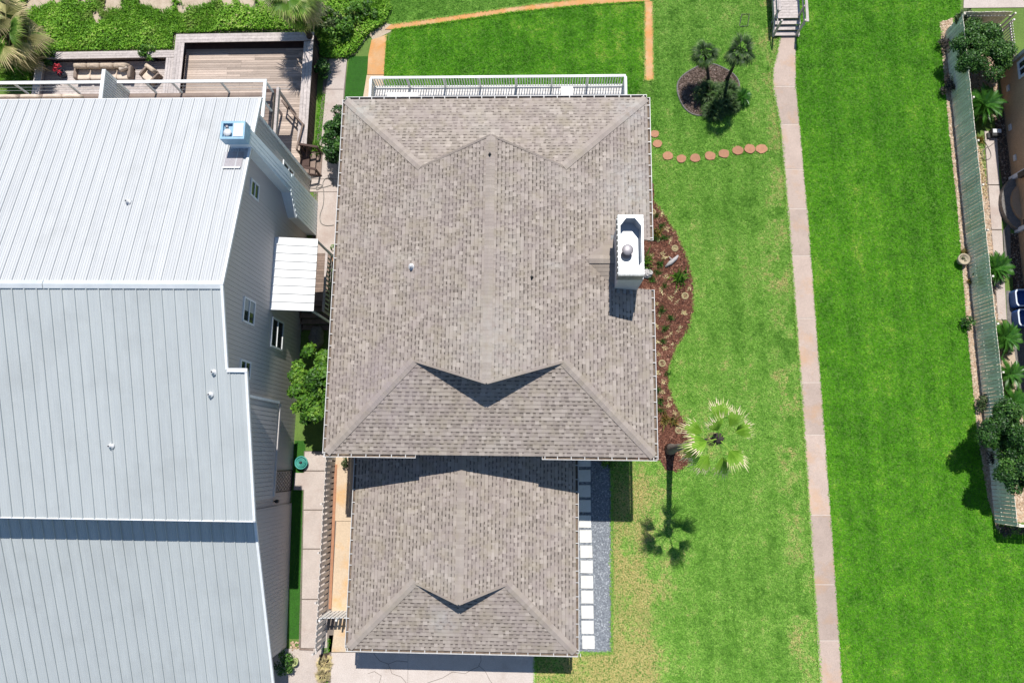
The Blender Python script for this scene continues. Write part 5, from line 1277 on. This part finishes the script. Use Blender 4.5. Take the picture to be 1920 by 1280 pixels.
# sago palms along the right fence
sag = [pinnate_mesh('frond', M['sago_leaf'], 1.05, 36, .05, .55, .42, .27, s) for s in (1, 2, 3)]
for i, (u, v, h, n, sc, lab) in enumerate(((1850, 192, .9, 34, 1.2, 'largest sago palm, in the shade below the big shrub by the tan house'), (1872, 500, 1.0, 40, .95, 'round sago palm behind the fence, above the blue tubs'), (1891, 630, 1.0, 36, .95, 'sago palm behind the fence, just below the blue tubs'), (1900, 700, .9, 20, .85, 'sparse sago palm with a pale centre beside the stone planter'), (1908, 752, .7, 24, .9, 'dark sago palm partly under the lower right tree'))):
    q = P(u, v, h); rosette('sago_palm', lab, 'palm', (q.x, q.y, 0), sag, n, sc, (-.15, .95), h - .35, 'sago palms behind the right fence', 20 + i)

def bush(name, label, blobs, n_per, size, mat, seed, cat_='shrub', base=None, stems=5, group=None, tr='trunk'):
    base = base or (sum(b[0][0] for b in blobs) / len(blobs), sum(b[0][1] for b in blobs) / len(blobs), 0)
    t_ = thing(name, label, cat_, base, 0, group); bl = [((c[0] - base[0], c[1] - base[1], c[2] - base[2]), r) for c, r in blobs]
    g = random.Random(seed); mb = MB()
    for k in range(stems):
        c, r = g.choice(bl); mb.tube([(g.uniform(-.06, .06), g.uniform(-.06, .06), 0), (c[0] * .4, c[1] * .4, c[2] * .55), (c[0] * .85, c[1] * .85, c[2])], [.05, .035, .012], 5)
    local('stem', mb, M[tr], t_)
    v, f, t = clump_crown(bl, n_per, size, seed); o = mass('foliage', v, f, t, M[mat], 'stuff', None); o.parent = t_
    return t_
q = P(1848, 88, 1.9); bush('large_shrub', 'large rounded dark green shrub at the top of the right fence', rand_blobs((q.x, q.y, 1.35), (1.4, 1.6, .85), 44, .48, 8), 520, .115, 'bush_leaves', 8)
q = P(1826, 38, 1.6); bush('olive_shrub', 'thin olive-green shrub in the corner where the right fence turns', rand_blobs((q.x, q.y + .1, 1.0), (.85, .65, .6), 16, .34, 18), 170, .17, 'olive_leaves', 18)
q = P(1896, 835, 2.4); bush('garden_tree', 'broad dark green tree overhanging the lower part of the right fence', rand_blobs((q.x + .05, q.y, 2.2), (1.35, 1.95, .9), 54, .5, 9), 560, .12, 'bush_leaves', 9, 'tree')
q = P(590, 720, 3.0); bush('garden_tree', 'bright green leafy tree squeezed between the two houses', rand_blobs((q.x - .15, q.y, 2.6), (1.05, 2.1, 1.0), 46, .42, 10), 260, .2, 'light_bush', 10, 'tree', base=(q.x + .1, q.y, 0))
q = P(634, 265, 1.4); bush('tall_shrub', 'narrow mid green shrub hugging the north-west corner of the brown roofed house', rand_blobs((q.x - .1, q.y + .1, 1.2), (.6, 2.0, .8), 34, .36, 12), 240, .14, 'bush_leaves', 12)
q = P(626, 480, 1.0); bush('hedge_shrub', 'low shrub at the west wall of the house beside the awning', rand_blobs((q.x + .1, q.y, .6), (.3, 1.4, .4), 12, .26, 13), 80, .14, 'bush_leaves', 13)
for i, (u, v, R, n, lab) in enumerate(((640, 60, 1.0, 14, 'bright green shrub right of the leaning palm, towards the orange path'), (615, 35, 1.1, 14, 'tall grassy shrub behind the terrace corner'), (668, 22, 1.1, 14, 'shrub at the top edge left of the orange path'), (602, 128, .6, 10, 'dark shrub below the terrace parapet beside the north path'))):
    q = P(u, v, .5); bush('dune_shrub', lab, rand_blobs((q.x, q.y, .45), (R, R * .8, .5), n, .34, 30 + i), 90, .17, 'light_bush' if i in (0, 2) else 'olive_leaves' if i == 1 else 'bush_leaves', 30 + i, group='dune shrubs')
q = P(1142, 866, .5); bush('small_shrub', 'light green shrub at the gravel corner under the main eave', rand_blobs((q.x, q.y, .35), (.4, .25, .25), 7, .2, 40), 90, .12, 'light_bush', 40)
q = P(529, 1244, .7); bush('small_shrub', 'dark leafy shrub at the south corner of the white roofed house', rand_blobs((q.x, q.y, .5), (.45, .65, .35), 12, .26, 41), 90, .13, 'bush_leaves', 41)
for i, (u, v, R, mt, lab) in enumerate(((1771, 82, .38, 'purple_leaves', 'dark purple shrub with a red bloom at the top end of the right stone strip'), (1778, 168, .5, 'purple_leaves', 'long dark shrub on the right stone strip near the top'), (1817, 608, .3, 'bush_leaves', 'small dark green shrub at the lawn edge of the stone strip'), (1846, 755, .34, 'olive_leaves', 'small olive shrub on the lower stone strip'), (1898, 990, .55, 'purple_leaves', 'dark shrub at the bottom end of the right fence'), (1860, 850, .5, 'purple_leaves', 'dark shrub on the stone strip in the tree shade'))):
    q = P(u, v, .3); ry = 1.6 if i in (1,) else 1.5 if i == 5 else 1; rx_ = 1.6 if i == 4 else 1
    bush('strip_shrub', lab, rand_blobs((q.x, q.y, .28), (R * rx_, R * ry, .25), 9, .22, 50 + i), 90, .11, mt, 50 + i, group='shrubs on the right stone strip')

# small plants of the mulch bed
tuft = []
for s in range(3):
    V_, F_ = blades(RNG.normal(0, .07, 70), RNG.normal(0, .07, 70), 0.0 * np.zeros(70), .26, .045, (.2, 1.2)); mb = MB(); mb.add([tuple(p) for p in V_], [tuple(f_) for f_ in F_], .5)
    mb.t = list(np.clip(RNG.normal(.45, .25, 70), 0, 1)); tuft.append(mb)
wide = []
for s in range(3):
    V_, F_ = blades(RNG.normal(0, .08, 26), RNG.normal(0, .08, 26), 0.0 * np.zeros(26), .24, .15, (.8, 1.4)); mb = MB(); mb.add([tuple(p) for p in V_], [tuple(f_) for f_ in F_], .5)
    mb.t = list(np.clip(RNG.normal(.5, .25, 26), 0, 1)); wide.append(mb)
LM = ((1224, 375, 'the narrow top end'), (1265, 466, 'the pale disc'), (1257, 493, 'the driftwood'), (1213, 512, 'the chimney foot'), (1273, 521, 'the spiky grass'), (1284, 555, 'the dark-centred ring'), (1230, 437, 'the orange plant'), (1235, 600, 'the wall side gutter'),
      (1290, 610, 'the lawn bulge'), (1241, 681, 'the waist ring'), (1240, 735, 'the lower waist'), (1247, 785, 'the lower orange plant'), (1272, 806, 'the lowest ring'), (1275, 850, 'the palm trunk'))
def ordinal(i):
    one = ['first', 'second', 'third', 'fourth', 'fifth', 'sixth', 'seventh', 'eighth', 'ninth', 'tenth', 'eleventh', 'twelfth', 'thirteenth', 'fourteenth', 'fifteenth', 'sixteenth', 'seventeenth', 'eighteenth', 'nineteenth', 'twentieth']
    if i < 20: return one[i]
    if i == 29: return 'thirtieth'
    if i == 39: return 'fortieth'
    return ['twenty', 'thirty', 'forty'][(i + 1) // 10 - 2] + '-' + one[(i + 1) % 10 - 1]
def tufts(name, label, cat_, pts, mat, sc, group, z=.02):
    ms = [t_.mesh(name, mat) for t_ in (wide if name == 'pale_plant' else tuft)]
    for k, (u, v) in enumerate(pts):
        q = P(u, v, 0); o = bpy.data.objects.new(name, random.choice(ms)); COL.objects.link(o); o.location = (q.x, q.y, z); o.rotation_euler.z = random.uniform(0, 6); o.scale = (sc * random.uniform(.8, 1.2),) * 3
        lb = label
        if isinstance(label, (list, tuple)): lb = label[k]
        elif group:
            sp = sorted(pts, key=lambda p_: (p_[1], p_[0])); near = min(LM, key=lambda l_: (l_[0] - u) ** 2 + (l_[1] - v) ** 2)[2]
            lb = f'{ordinal(sp.index((u, v)))} {label} from the top, near {near}'
        tag(o, lb, cat_, group)
tufts('bed_plant', 'dark green plant in the mulch bed', 'plant', [(1231, 406), (1240, 424), (1244, 446), (1229, 447), (1236, 496), (1232, 512), (1246, 536), (1241, 582), (1246, 616), (1257, 596), (1231, 730), (1238, 752), (1237, 768), (1222, 524), (1243, 640), (1251, 700)], M['bush_leaves'], 1.0, 'young plants in the mulch bed')
tufts('pale_plant', 'tiny pale plant in the mulch bed', 'plant', [(1224, 396), (1240, 402), (1250, 430), (1222, 434), (1257, 451), (1242, 478), (1222, 478), (1246, 483), (1249, 519), (1268, 546), (1292, 542), (1257, 559), (1268, 566), (1283, 588), (1236, 591), (1230, 570), (1231, 612), (1276, 614), (1271, 621), (1258, 625), (1249, 631), (1262, 645), (1232, 640), (1246, 653), (1234, 664), (1233, 700), (1244, 716), (1242, 736), (1253, 748), (1255, 760), (1265, 774), (1277, 852), (1228, 745), (1240, 545), (1286, 520)], M['pale_tuft'], .5, 'pale plants in the mulch bed', .03)
tufts('flowering_plant', ['reddish orange plant in the mulch bed right of the chimney', 'reddish orange plant in the lower mulch bed above the palm', 'yellow green plant beside the lower orange plant'], 'plant', [(1230, 437), (1247, 785), (1262, 790)], M['orange_tuft'], 1.5, None)
tufts('grass_clump', ['pale spiky grass clump in the widest part of the mulch bed', 'pale leafy clump against the chimney base', 'dry grassy clump at the corner of the terrace steps'], 'plant', [(1273, 521), (1211, 492), (594, 284)], M['light_bush'], 2.4, None)
tufts('small_weed', ['small dark plant beside the round planter on the right strip', 'red flowering plant below the round planter on the right strip', 'pink flowering plant at the top end of the right stone strip', 'yellow plant row start along the inner fence side'], 'plant', [(1806, 473), (1818, 528), (1768, 84), (1837, 262)], M['orange_tuft'], 1.1, None)
for i, (u, v, r_) in enumerate(((1224, 398, .17), (1233, 450, .13), (1265, 466, .19), (1284, 555, .2), (1241, 681, .2), (1272, 806, .2))):
    q = P(u, v, 0); lab = ['round pale ring at the upper narrow end of the mulch bed', 'small pale ring near the chimney in the mulch bed', 'round pale disc near the lawn edge of the mulch bed', 'round pale ring with dark centre in the wide part of the mulch bed', 'round pale ring in the narrow waist of the mulch bed', 'round pale ring just above the palm trunk'][i]
    mb = MB().lathe([(r_, 0), (r_, .06), (r_ * .62, .07), (r_ * .58, .03), (.01, .03)], (q.x, q.y, .02), 18); solo('sprinkler_ring', mb, M['ring_stone'], lab, 'sprinkler ring', 'pale rings in the mulch bed', smooth=False)
q = P(1257, 493, .1); mb = MB().tube([(q.x - .28, q.y - .22, .10), (q.x, q.y, .16), (q.x + .3, q.y + .26, .12), (q.x + .42, q.y + .42, .2)], [.05, .13, .10, .04], 7); mb.tube([(q.x + .1, q.y + .1, .2), (q.x - .08, q.y + .32, .2)], [.05, .02], 6)
solo('driftwood', mb, M['drift_grey'], 'grey driftwood piece lying in the wide part of the mulch bed', 'driftwood', smooth=True)
q = P(1213, 512, .2); solo('rock', MB().blob((q.x, q.y, .14), (.32, .24, .2), 3, .35), M['drift_grey'], 'pale rough rock lying in the mulch beside the chimney foot', 'rock')
q = P(593, 632, .3); solo('boulder', MB().blob((q.x, q.y, .28), (.42, .62, .42), 5, .2, 14, 10), M['rock_grey'], 'large grey boulder in the shaded gap between the houses', 'boulder', smooth=True)
q = P(645, 868, .4); bush('potted_shrub', 'small dark shrub at the upper end of the garage side path', rand_blobs((q.x, q.y, .3), (.2, .4, .2), 6, .18, 44), 80, .11, 'olive_leaves', 44)
# round stepping stones in the lawn
for i, (u, v, r_) in enumerate(((1227, 252, .26), (1232, 270, .27), (1252, 293, .30), (1277, 298, .28), (1303, 297, .30), (1331, 293, .31), (1357, 289, .31), (1383, 283, .31), (1405, 280, .32), (1427, 280, .33))):
    q = P(u, v, 0); pl = [(q.x + r_ * math.cos(a) * random.uniform(.9, 1.08), q.y + r_ * .86 * math.sin(a) * random.uniform(.9, 1.08)) for a in np.linspace(0, 2 * math.pi, 15)[:-1]]
    nth = ['first', 'second', 'third', 'fourth', 'fifth', 'sixth', 'seventh', 'eighth', 'ninth', 'tenth'][i]
    solo('stepping_stone', MB().prism(pl, 0, .075), M['round_stone'], f'{nth} round terracotta stepping stone from the house towards the walkway', 'stepping stone', 'round stepping stones in the lawn')
q = [P(*a, .05) for a in ((1386, 49), (1391, 27), (1405, 27), (1402, 49), (1388, 50))]; mb = MB().tube(q, .022, 6); solo('metal_hoop', mb, M['black_metal'], 'thin dark rectangular metal frame lying on the lawn near the boardwalk', 'metal frame')
# island rim
rim = [(x, y) for x, y in ISL]; mb = MB().tube([(*p, .03) for p in rim] + [(*rim[0], .03)], .05, 6); solo('bed_edging', mb, M['rock_grey'], 'low rounded edging around the island bed in the lawn', 'edging')

# =================================================================== SIDE YARD THINGS
q = P(565, 867, .25)
hs = thing('hose_reel', 'round teal hose pot with coiled hose at the wall of the white roofed house', 'hose reel', (q.x, q.y, 0))
local('pot', MB().lathe([(.28, .0), (.36, .3), (.33, .34), (.29, .30), (.27, .12), (.01, .12)], (0, 0, 0), 24), M['teal_plastic'], hs, True)
for k, (r_, z) in enumerate(((.23, .3), (.17, .33), (.11, .35))):
    local('hose_coil', MB().tube([(r_ * math.cos(a), r_ * math.sin(a), z) for a in np.linspace(0, 2 * math.pi, 25)], .028, 6, False), M['teal_plastic'], hs, True)
local('hub', MB().lathe([(.07, .12), (.07, .38), (.01, .39)], (0, 0, 0), 14), M['black_metal'], hs, True)
def hose(px, z, r_, mat, label, name='garden_hose'):
    pts = [P(u, v, z) for u, v in px]; out = []
    for i in range(len(pts) - 1):
        p0, p1, p2, p3 = pts[max(i - 1, 0)], pts[i], pts[i + 1], pts[min(i + 2, len(pts) - 1)]
        for s in np.linspace(0, 1, 7)[:-1]:
            out.append(.5 * ((2 * p1) + (p2 - p0) * s + (2 * p0 - 5 * p1 + 4 * p2 - p3) * s * s + (3 * p1 - p0 - 3 * p2 + p3) * s ** 3))
    solo(name, MB().tube(out + [pts[-1]], r_, 6), mat, label, 'hose', smooth=True)
hose([(575, 352), (592, 353), (604, 349), (606, 341), (612, 334), (622, 336), (624, 345), (612, 350), (603, 352), (594, 356), (593, 351), (600, 346), (605, 350), (607, 364), (606, 384), (600, 404), (602, 418), (612, 423), (626, 422)], .07, .02, M['hose_grey'], 'thin grey hose looped on the north side path')
hose([(1845, 262), (1852, 275), (1857, 285), (1858, 294), (1852, 299), (1843, 297), (1841, 288), (1846, 279), (1856, 274), (1866, 266)], .07, .018, M['hose_grey'], 'thin dark hose looped on the path beside the tan house')
for i, (u, v, lab) in enumerate(((552, 1240, 'pale green flower pot on the concrete, the upper of two'), (543, 1253, 'pale green flower pot on the concrete, the lower of two'))):
    q = P(u, v, .3); t_ = thing('flower_pot', lab, 'flower pot', (q.x, q.y, .05), 0, 'pale green flower pots')
    local('pot', MB().lathe([(.14, 0), (.21, .32), (.18, .33), (.165, .27), (.01, .26)], (0, 0, 0), 20), M['pot_green'], t_, True)
    v_, f_, tt = clump_crown(rand_blobs((0, 0, .3), (.1, .1, .06), 4, .08, 70 + i), 160, .06, 70 + i); mass('foliage', v_, f_, tt, M['olive_leaves'], 'stuff', None).parent = t_
brm = [fan_mesh('leaf', M['dry_fan'], .32, 9, 2.0, .3, .2, .9, .6, .2, s) for s in (41, 42)]
structure('planter_bed', poly([(599, 1226), (618, 1222), (617, 1276), (600, 1276)]), .06, M['black_bed'], .06)
for i, (u, v, lab) in enumerate(((609, 1243, 'pale dry rosette plant in the driveway planter, upper one'), (606, 1264, 'pale dry rosette plant in the driveway planter, lower one'))):
    q = P(u, v, .1); rosette('rosette_plant', lab, 'plant', (q.x, q.y, .06), brm, 16, 1.0, (-.1, 1.0), .0, 'dry rosette plants', 60 + i)
x, y = scatter(poly([(546, 1202), (563, 1202), (564, 1216), (546, 1218)]), 150); v, f, k = stones(x, y, .06 + 0 * x, .07); mass('loose_stones', v, f, np.repeat(np.clip(RNG.normal(.6, .25, len(x)), 0, 1), k), M['river_stones'])
structure('curb', poly([(562, 1214.5), (588, 1215.5), (588, 1218), (562, 1217)]), .09, M['brown_wood'], .09)

# =================================================================== RIGHT SIDE: stone strips, path, tan house
def strip(pl, dens, r_, mat, base, name):
    p_ = poly(pl); structure(name, p_, .010, base); x, y = scatter(p_, dens); v, f, k = stones(x, y, .02 + 0 * x, r_)
    mass('river_stones' if mat != 'dark_stones' else 'dark_gravel', v, f, np.repeat(np.clip(RNG.normal(.55, .22, len(x)), 0, 1), k), M[mat])
OUT = [(1762, 42), (1786, 34), (1790, 120), (1800, 260), (1812, 400), (1828, 560), (1845, 720), (1862, 880), (1873, 990), (1868, 990), (1850, 925), (1831, 800), (1812, 600), (1796, 400), (1780, 250), (1768, 120)]
strip(OUT, 260, .055, 'river_stones', M['sand'], 'stone_strip')
FX = 23.62
inner = [(FX, 24.5)] + [(FX, -3)]
a_ = lambda u, v: tuple(P(u, v, 0).xy)
def strip_xy(p_, dens, r_, mat, base, name):
    structure(name, p_, .010, base); x, y = scatter(p_, dens); v, f, k = stones(x, y, .02 + 0 * x, r_)
    mass('river_stones' if mat != 'dark_stones' else 'dark_gravel', v, f, np.repeat(np.clip(RNG.normal(.55, .22, len(x)), 0, 1), k), M[mat])
strip_xy([(FX, 24.5), (26.2, 24.5), (26.2, 19.2), (24.5, 19.2), (24.9, 16), (25.0, 13), (24.9, 9), (25.2, 4), (26.4, -3), (FX, -3)], 190, .055, 'river_stones', M['sand'], 'stone_strip')
pth = structure('side_path', [a_(1846, 258), a_(1865, 245), a_(1872, 300), a_(1878, 430), a_(1880, 442), a_(1886, 600), a_(1866, 600), a_(1862, 480), a_(1852, 380)], .014, M['crack'])
for a, b in ((246, 347), (348, 431), (432, 520), (521, 600)):
    lx = lambda v: 1845 + (v - 246) * .072; rx2 = lambda v: 1868 + (v - 246) * .052
    part('slab', MB().prism([a_(lx(a), a + .6), a_(rx2(a), a + .6), a_(rx2(b), b - .6), a_(lx(b), b - .6)], 0, .05), M['concrete'], pth)
strip_xy([a_(1864, 222), a_(1890, 205), a_(1900, 330), a_(1905, 360), a_(1880, 350), a_(1872, 300)], 230, .05, 'dark_stones', M['black_bed'], 'gravel_bed')
strip_xy([a_(1893, 438), a_(1935, 438), a_(1935, 545), a_(1900, 545)], 230, .05, 'dark_stones', M['black_bed'], 'gravel_bed')
structure('patio', [a_(1880, 432), a_(1893, 415), a_(1895, 520), a_(1884, 520)], .05, M['rock_grey'], .05)
structure('patio', [a_(1886, 545), a_(1960, 545), a_(1960, 780), a_(1895, 780)], .012, M['rock_grey'])
structure('terrace_top', [a_(1808, -40), a_(1990, -40), a_(1990, 14), a_(1806, 16)], .03, M['concrete'])
q = [a_(1880, 658), a_(1900, 650), a_(1906, 690), a_(1904, 730), a_(1888, 752), a_(1884, 700)]; structure('planter_floor', q, .03, M['sand'])
structure('planter_floor', [a_(1904, 862), a_(1960, 850), a_(1960, 905), a_(1908, 908)], .03, M['rust_concrete'])
th = thing('house', 'tan stucco house cut by the right edge of the photo', 'house', (29, 16, 0))
hm = MB(); hm.prism([(26.32, 2.0), (33, 2.0), (33, 22.05), (26.32, 22.05)], 0, 6.2); part('wall', hm, M['stucco'], th)
part('corner_board', MB().box((26.30, 22.02, 3.1), (.16, .16, 6.2)), M['fascia'], th)
part('roof', MB().prism([(26.0, 1.6), (33.5, 1.6), (33.5, 22.5), (26.0, 22.5)], 6.21, 6.45), M['fascia'], th)
for (yc, zc, w_, h_) in ((21.2, 2.3, 1.0, 1.6), (9.6, 2.2, 1.2, 1.5)): box_window(th, (26.31, yc, zc), w_, h_, (0, 1, 0), (-1, 0, 0), M['rim_white'], M['glass'], t=.14)
for k, (u, v) in enumerate(((1890, 166), (1893, 240), (1903, 296))):
    c = PX(u, v, 26.3); part('wall_vent', MB().box((26.29, c.y, max(c.z, .4)), (.06, .34, .18)), M['vent_white'], th)
# half-round stoop with white framed arch
cst = P(1925, 385, 0)
mb = MB(); pl = [(cst.x + 1.55 * math.cos(a), cst.y + 1.75 * math.sin(a)) for a in np.linspace(math.pi / 2, 3 * math.pi / 2, 18)]
mb.prism(pl, 0, .32); st_ = part('stoop', mb, M['rock_grey'], th)
mb = MB(); pl2 = [(cst.x + 1.1 * math.cos(a), cst.y + 1.25 * math.sin(a)) for a in np.linspace(math.pi / 2, 3 * math.pi / 2, 18)]; mb.prism(pl2, .32, .46); part('step', mb, M['stucco'], st_)
for v in (1, -1):
    part('column', MB().bar((26.25, cst.y + v * 1.5, 0), (26.25, cst.y + v * 1.5, 3.2), .22, .2), M['rim_white'], st_)
    part('lantern', MB().box((26.1, cst.y + v * 1.32, 1.2), (.2, .3, .5)), M['black_metal'], st_)
# hose box, blue tubs, planter
q = P(1866, 250, .2); hb = thing('storage_box', 'small dark box with two white lids on the gravel beside the tan house', 'box', (q.x, q.y, 0))
local('body', MB().box((0, 0, .17), (.5, .42, .34)).box((-.3, -.1, .08), (.2, .3, .16)), M['black_metal'], hb)
for sx in (-1, 1): local('lid', MB().box((sx * .12, .06, .36), (.2, .22, .04)), M['vent_white'], hb)
for i, (u, v, lab) in enumerate(((1921, 558, 'upper blue tub with a white rim at the right photo edge'), (1926, 595, 'lower blue tub with a white rim at the right photo edge'))):
    q = P(u, v, .5); t_ = thing('plastic_tub', lab, 'tub', (q.x, q.y, .012), 0, 'blue tubs by the tan house')
    def rr(w, h, r_): return [(sx * (w / 2 - r_) + r_ * math.cos(a), sy * (h / 2 - r_) + r_ * math.sin(a)) for sx, sy, a0 in ((1, 1, 0), (-1, 1, 1), (-1, -1, 2), (1, -1, 3)) for a in [a0 * math.pi / 2 + k * math.pi / 8 for k in range(5)]]
    o_, i_ = rr(.95, .95, .2), rr(.80, .80, .16); n = len(o_); mb = MB()
    mb.add([(*p, .0) for p in o_] + [(*p, .5) for p in o_], [(k, (k + 1) % n, n + (k + 1) % n, n + k) for k in range(n)])
    mb.add([(*p, .5) for p in i_] + [(p[0] * .9, p[1] * .9, .12) for p in i_], [(k, n + k, n + (k + 1) % n, (k + 1) % n) for k in range(n)] + [tuple(range(n, 2 * n))])
    local('body', mb, M['blue_plastic'], t_)
    local('rim', MB().add([(*p, .505) for p in o_] + [(*p, .505) for p in i_], [(k, (k + 1) % n, n + (k + 1) % n, n + k) for k in range(n)]), M['rim_white'], t_)
q = P(1807, 486, .35); t_ = thing('round_planter', 'round pale stone planter on the right stone strip against the fence', 'planter', (q.x, q.y, 0))
local('bowl', MB().lathe([(.2, 0), (.32, .4), (.26, .41), (.24, .33), (.01, .32)], (0, 0, 0), 20), M['pot_clay'], t_, True)
v_, f_, tt = clump_crown(rand_blobs((0, 0, .34), (.14, .14, .05), 5, .09, 90), 140, .06, 90); mass('foliage', v_, f_, tt, M['olive_leaves'], 'stuff', None).parent = t_
x, y = scatter([a_(1834, 275), a_(1842, 275), a_(1852, 372), a_(1842, 372)], 260); v, f = blades(x, y, .03, .2, .05, (.2, 1.2)); mass('low_flowers', v, f, np.clip(RNG.normal(.6, .2, len(x)), 0, 1), M['pale_tuft'])
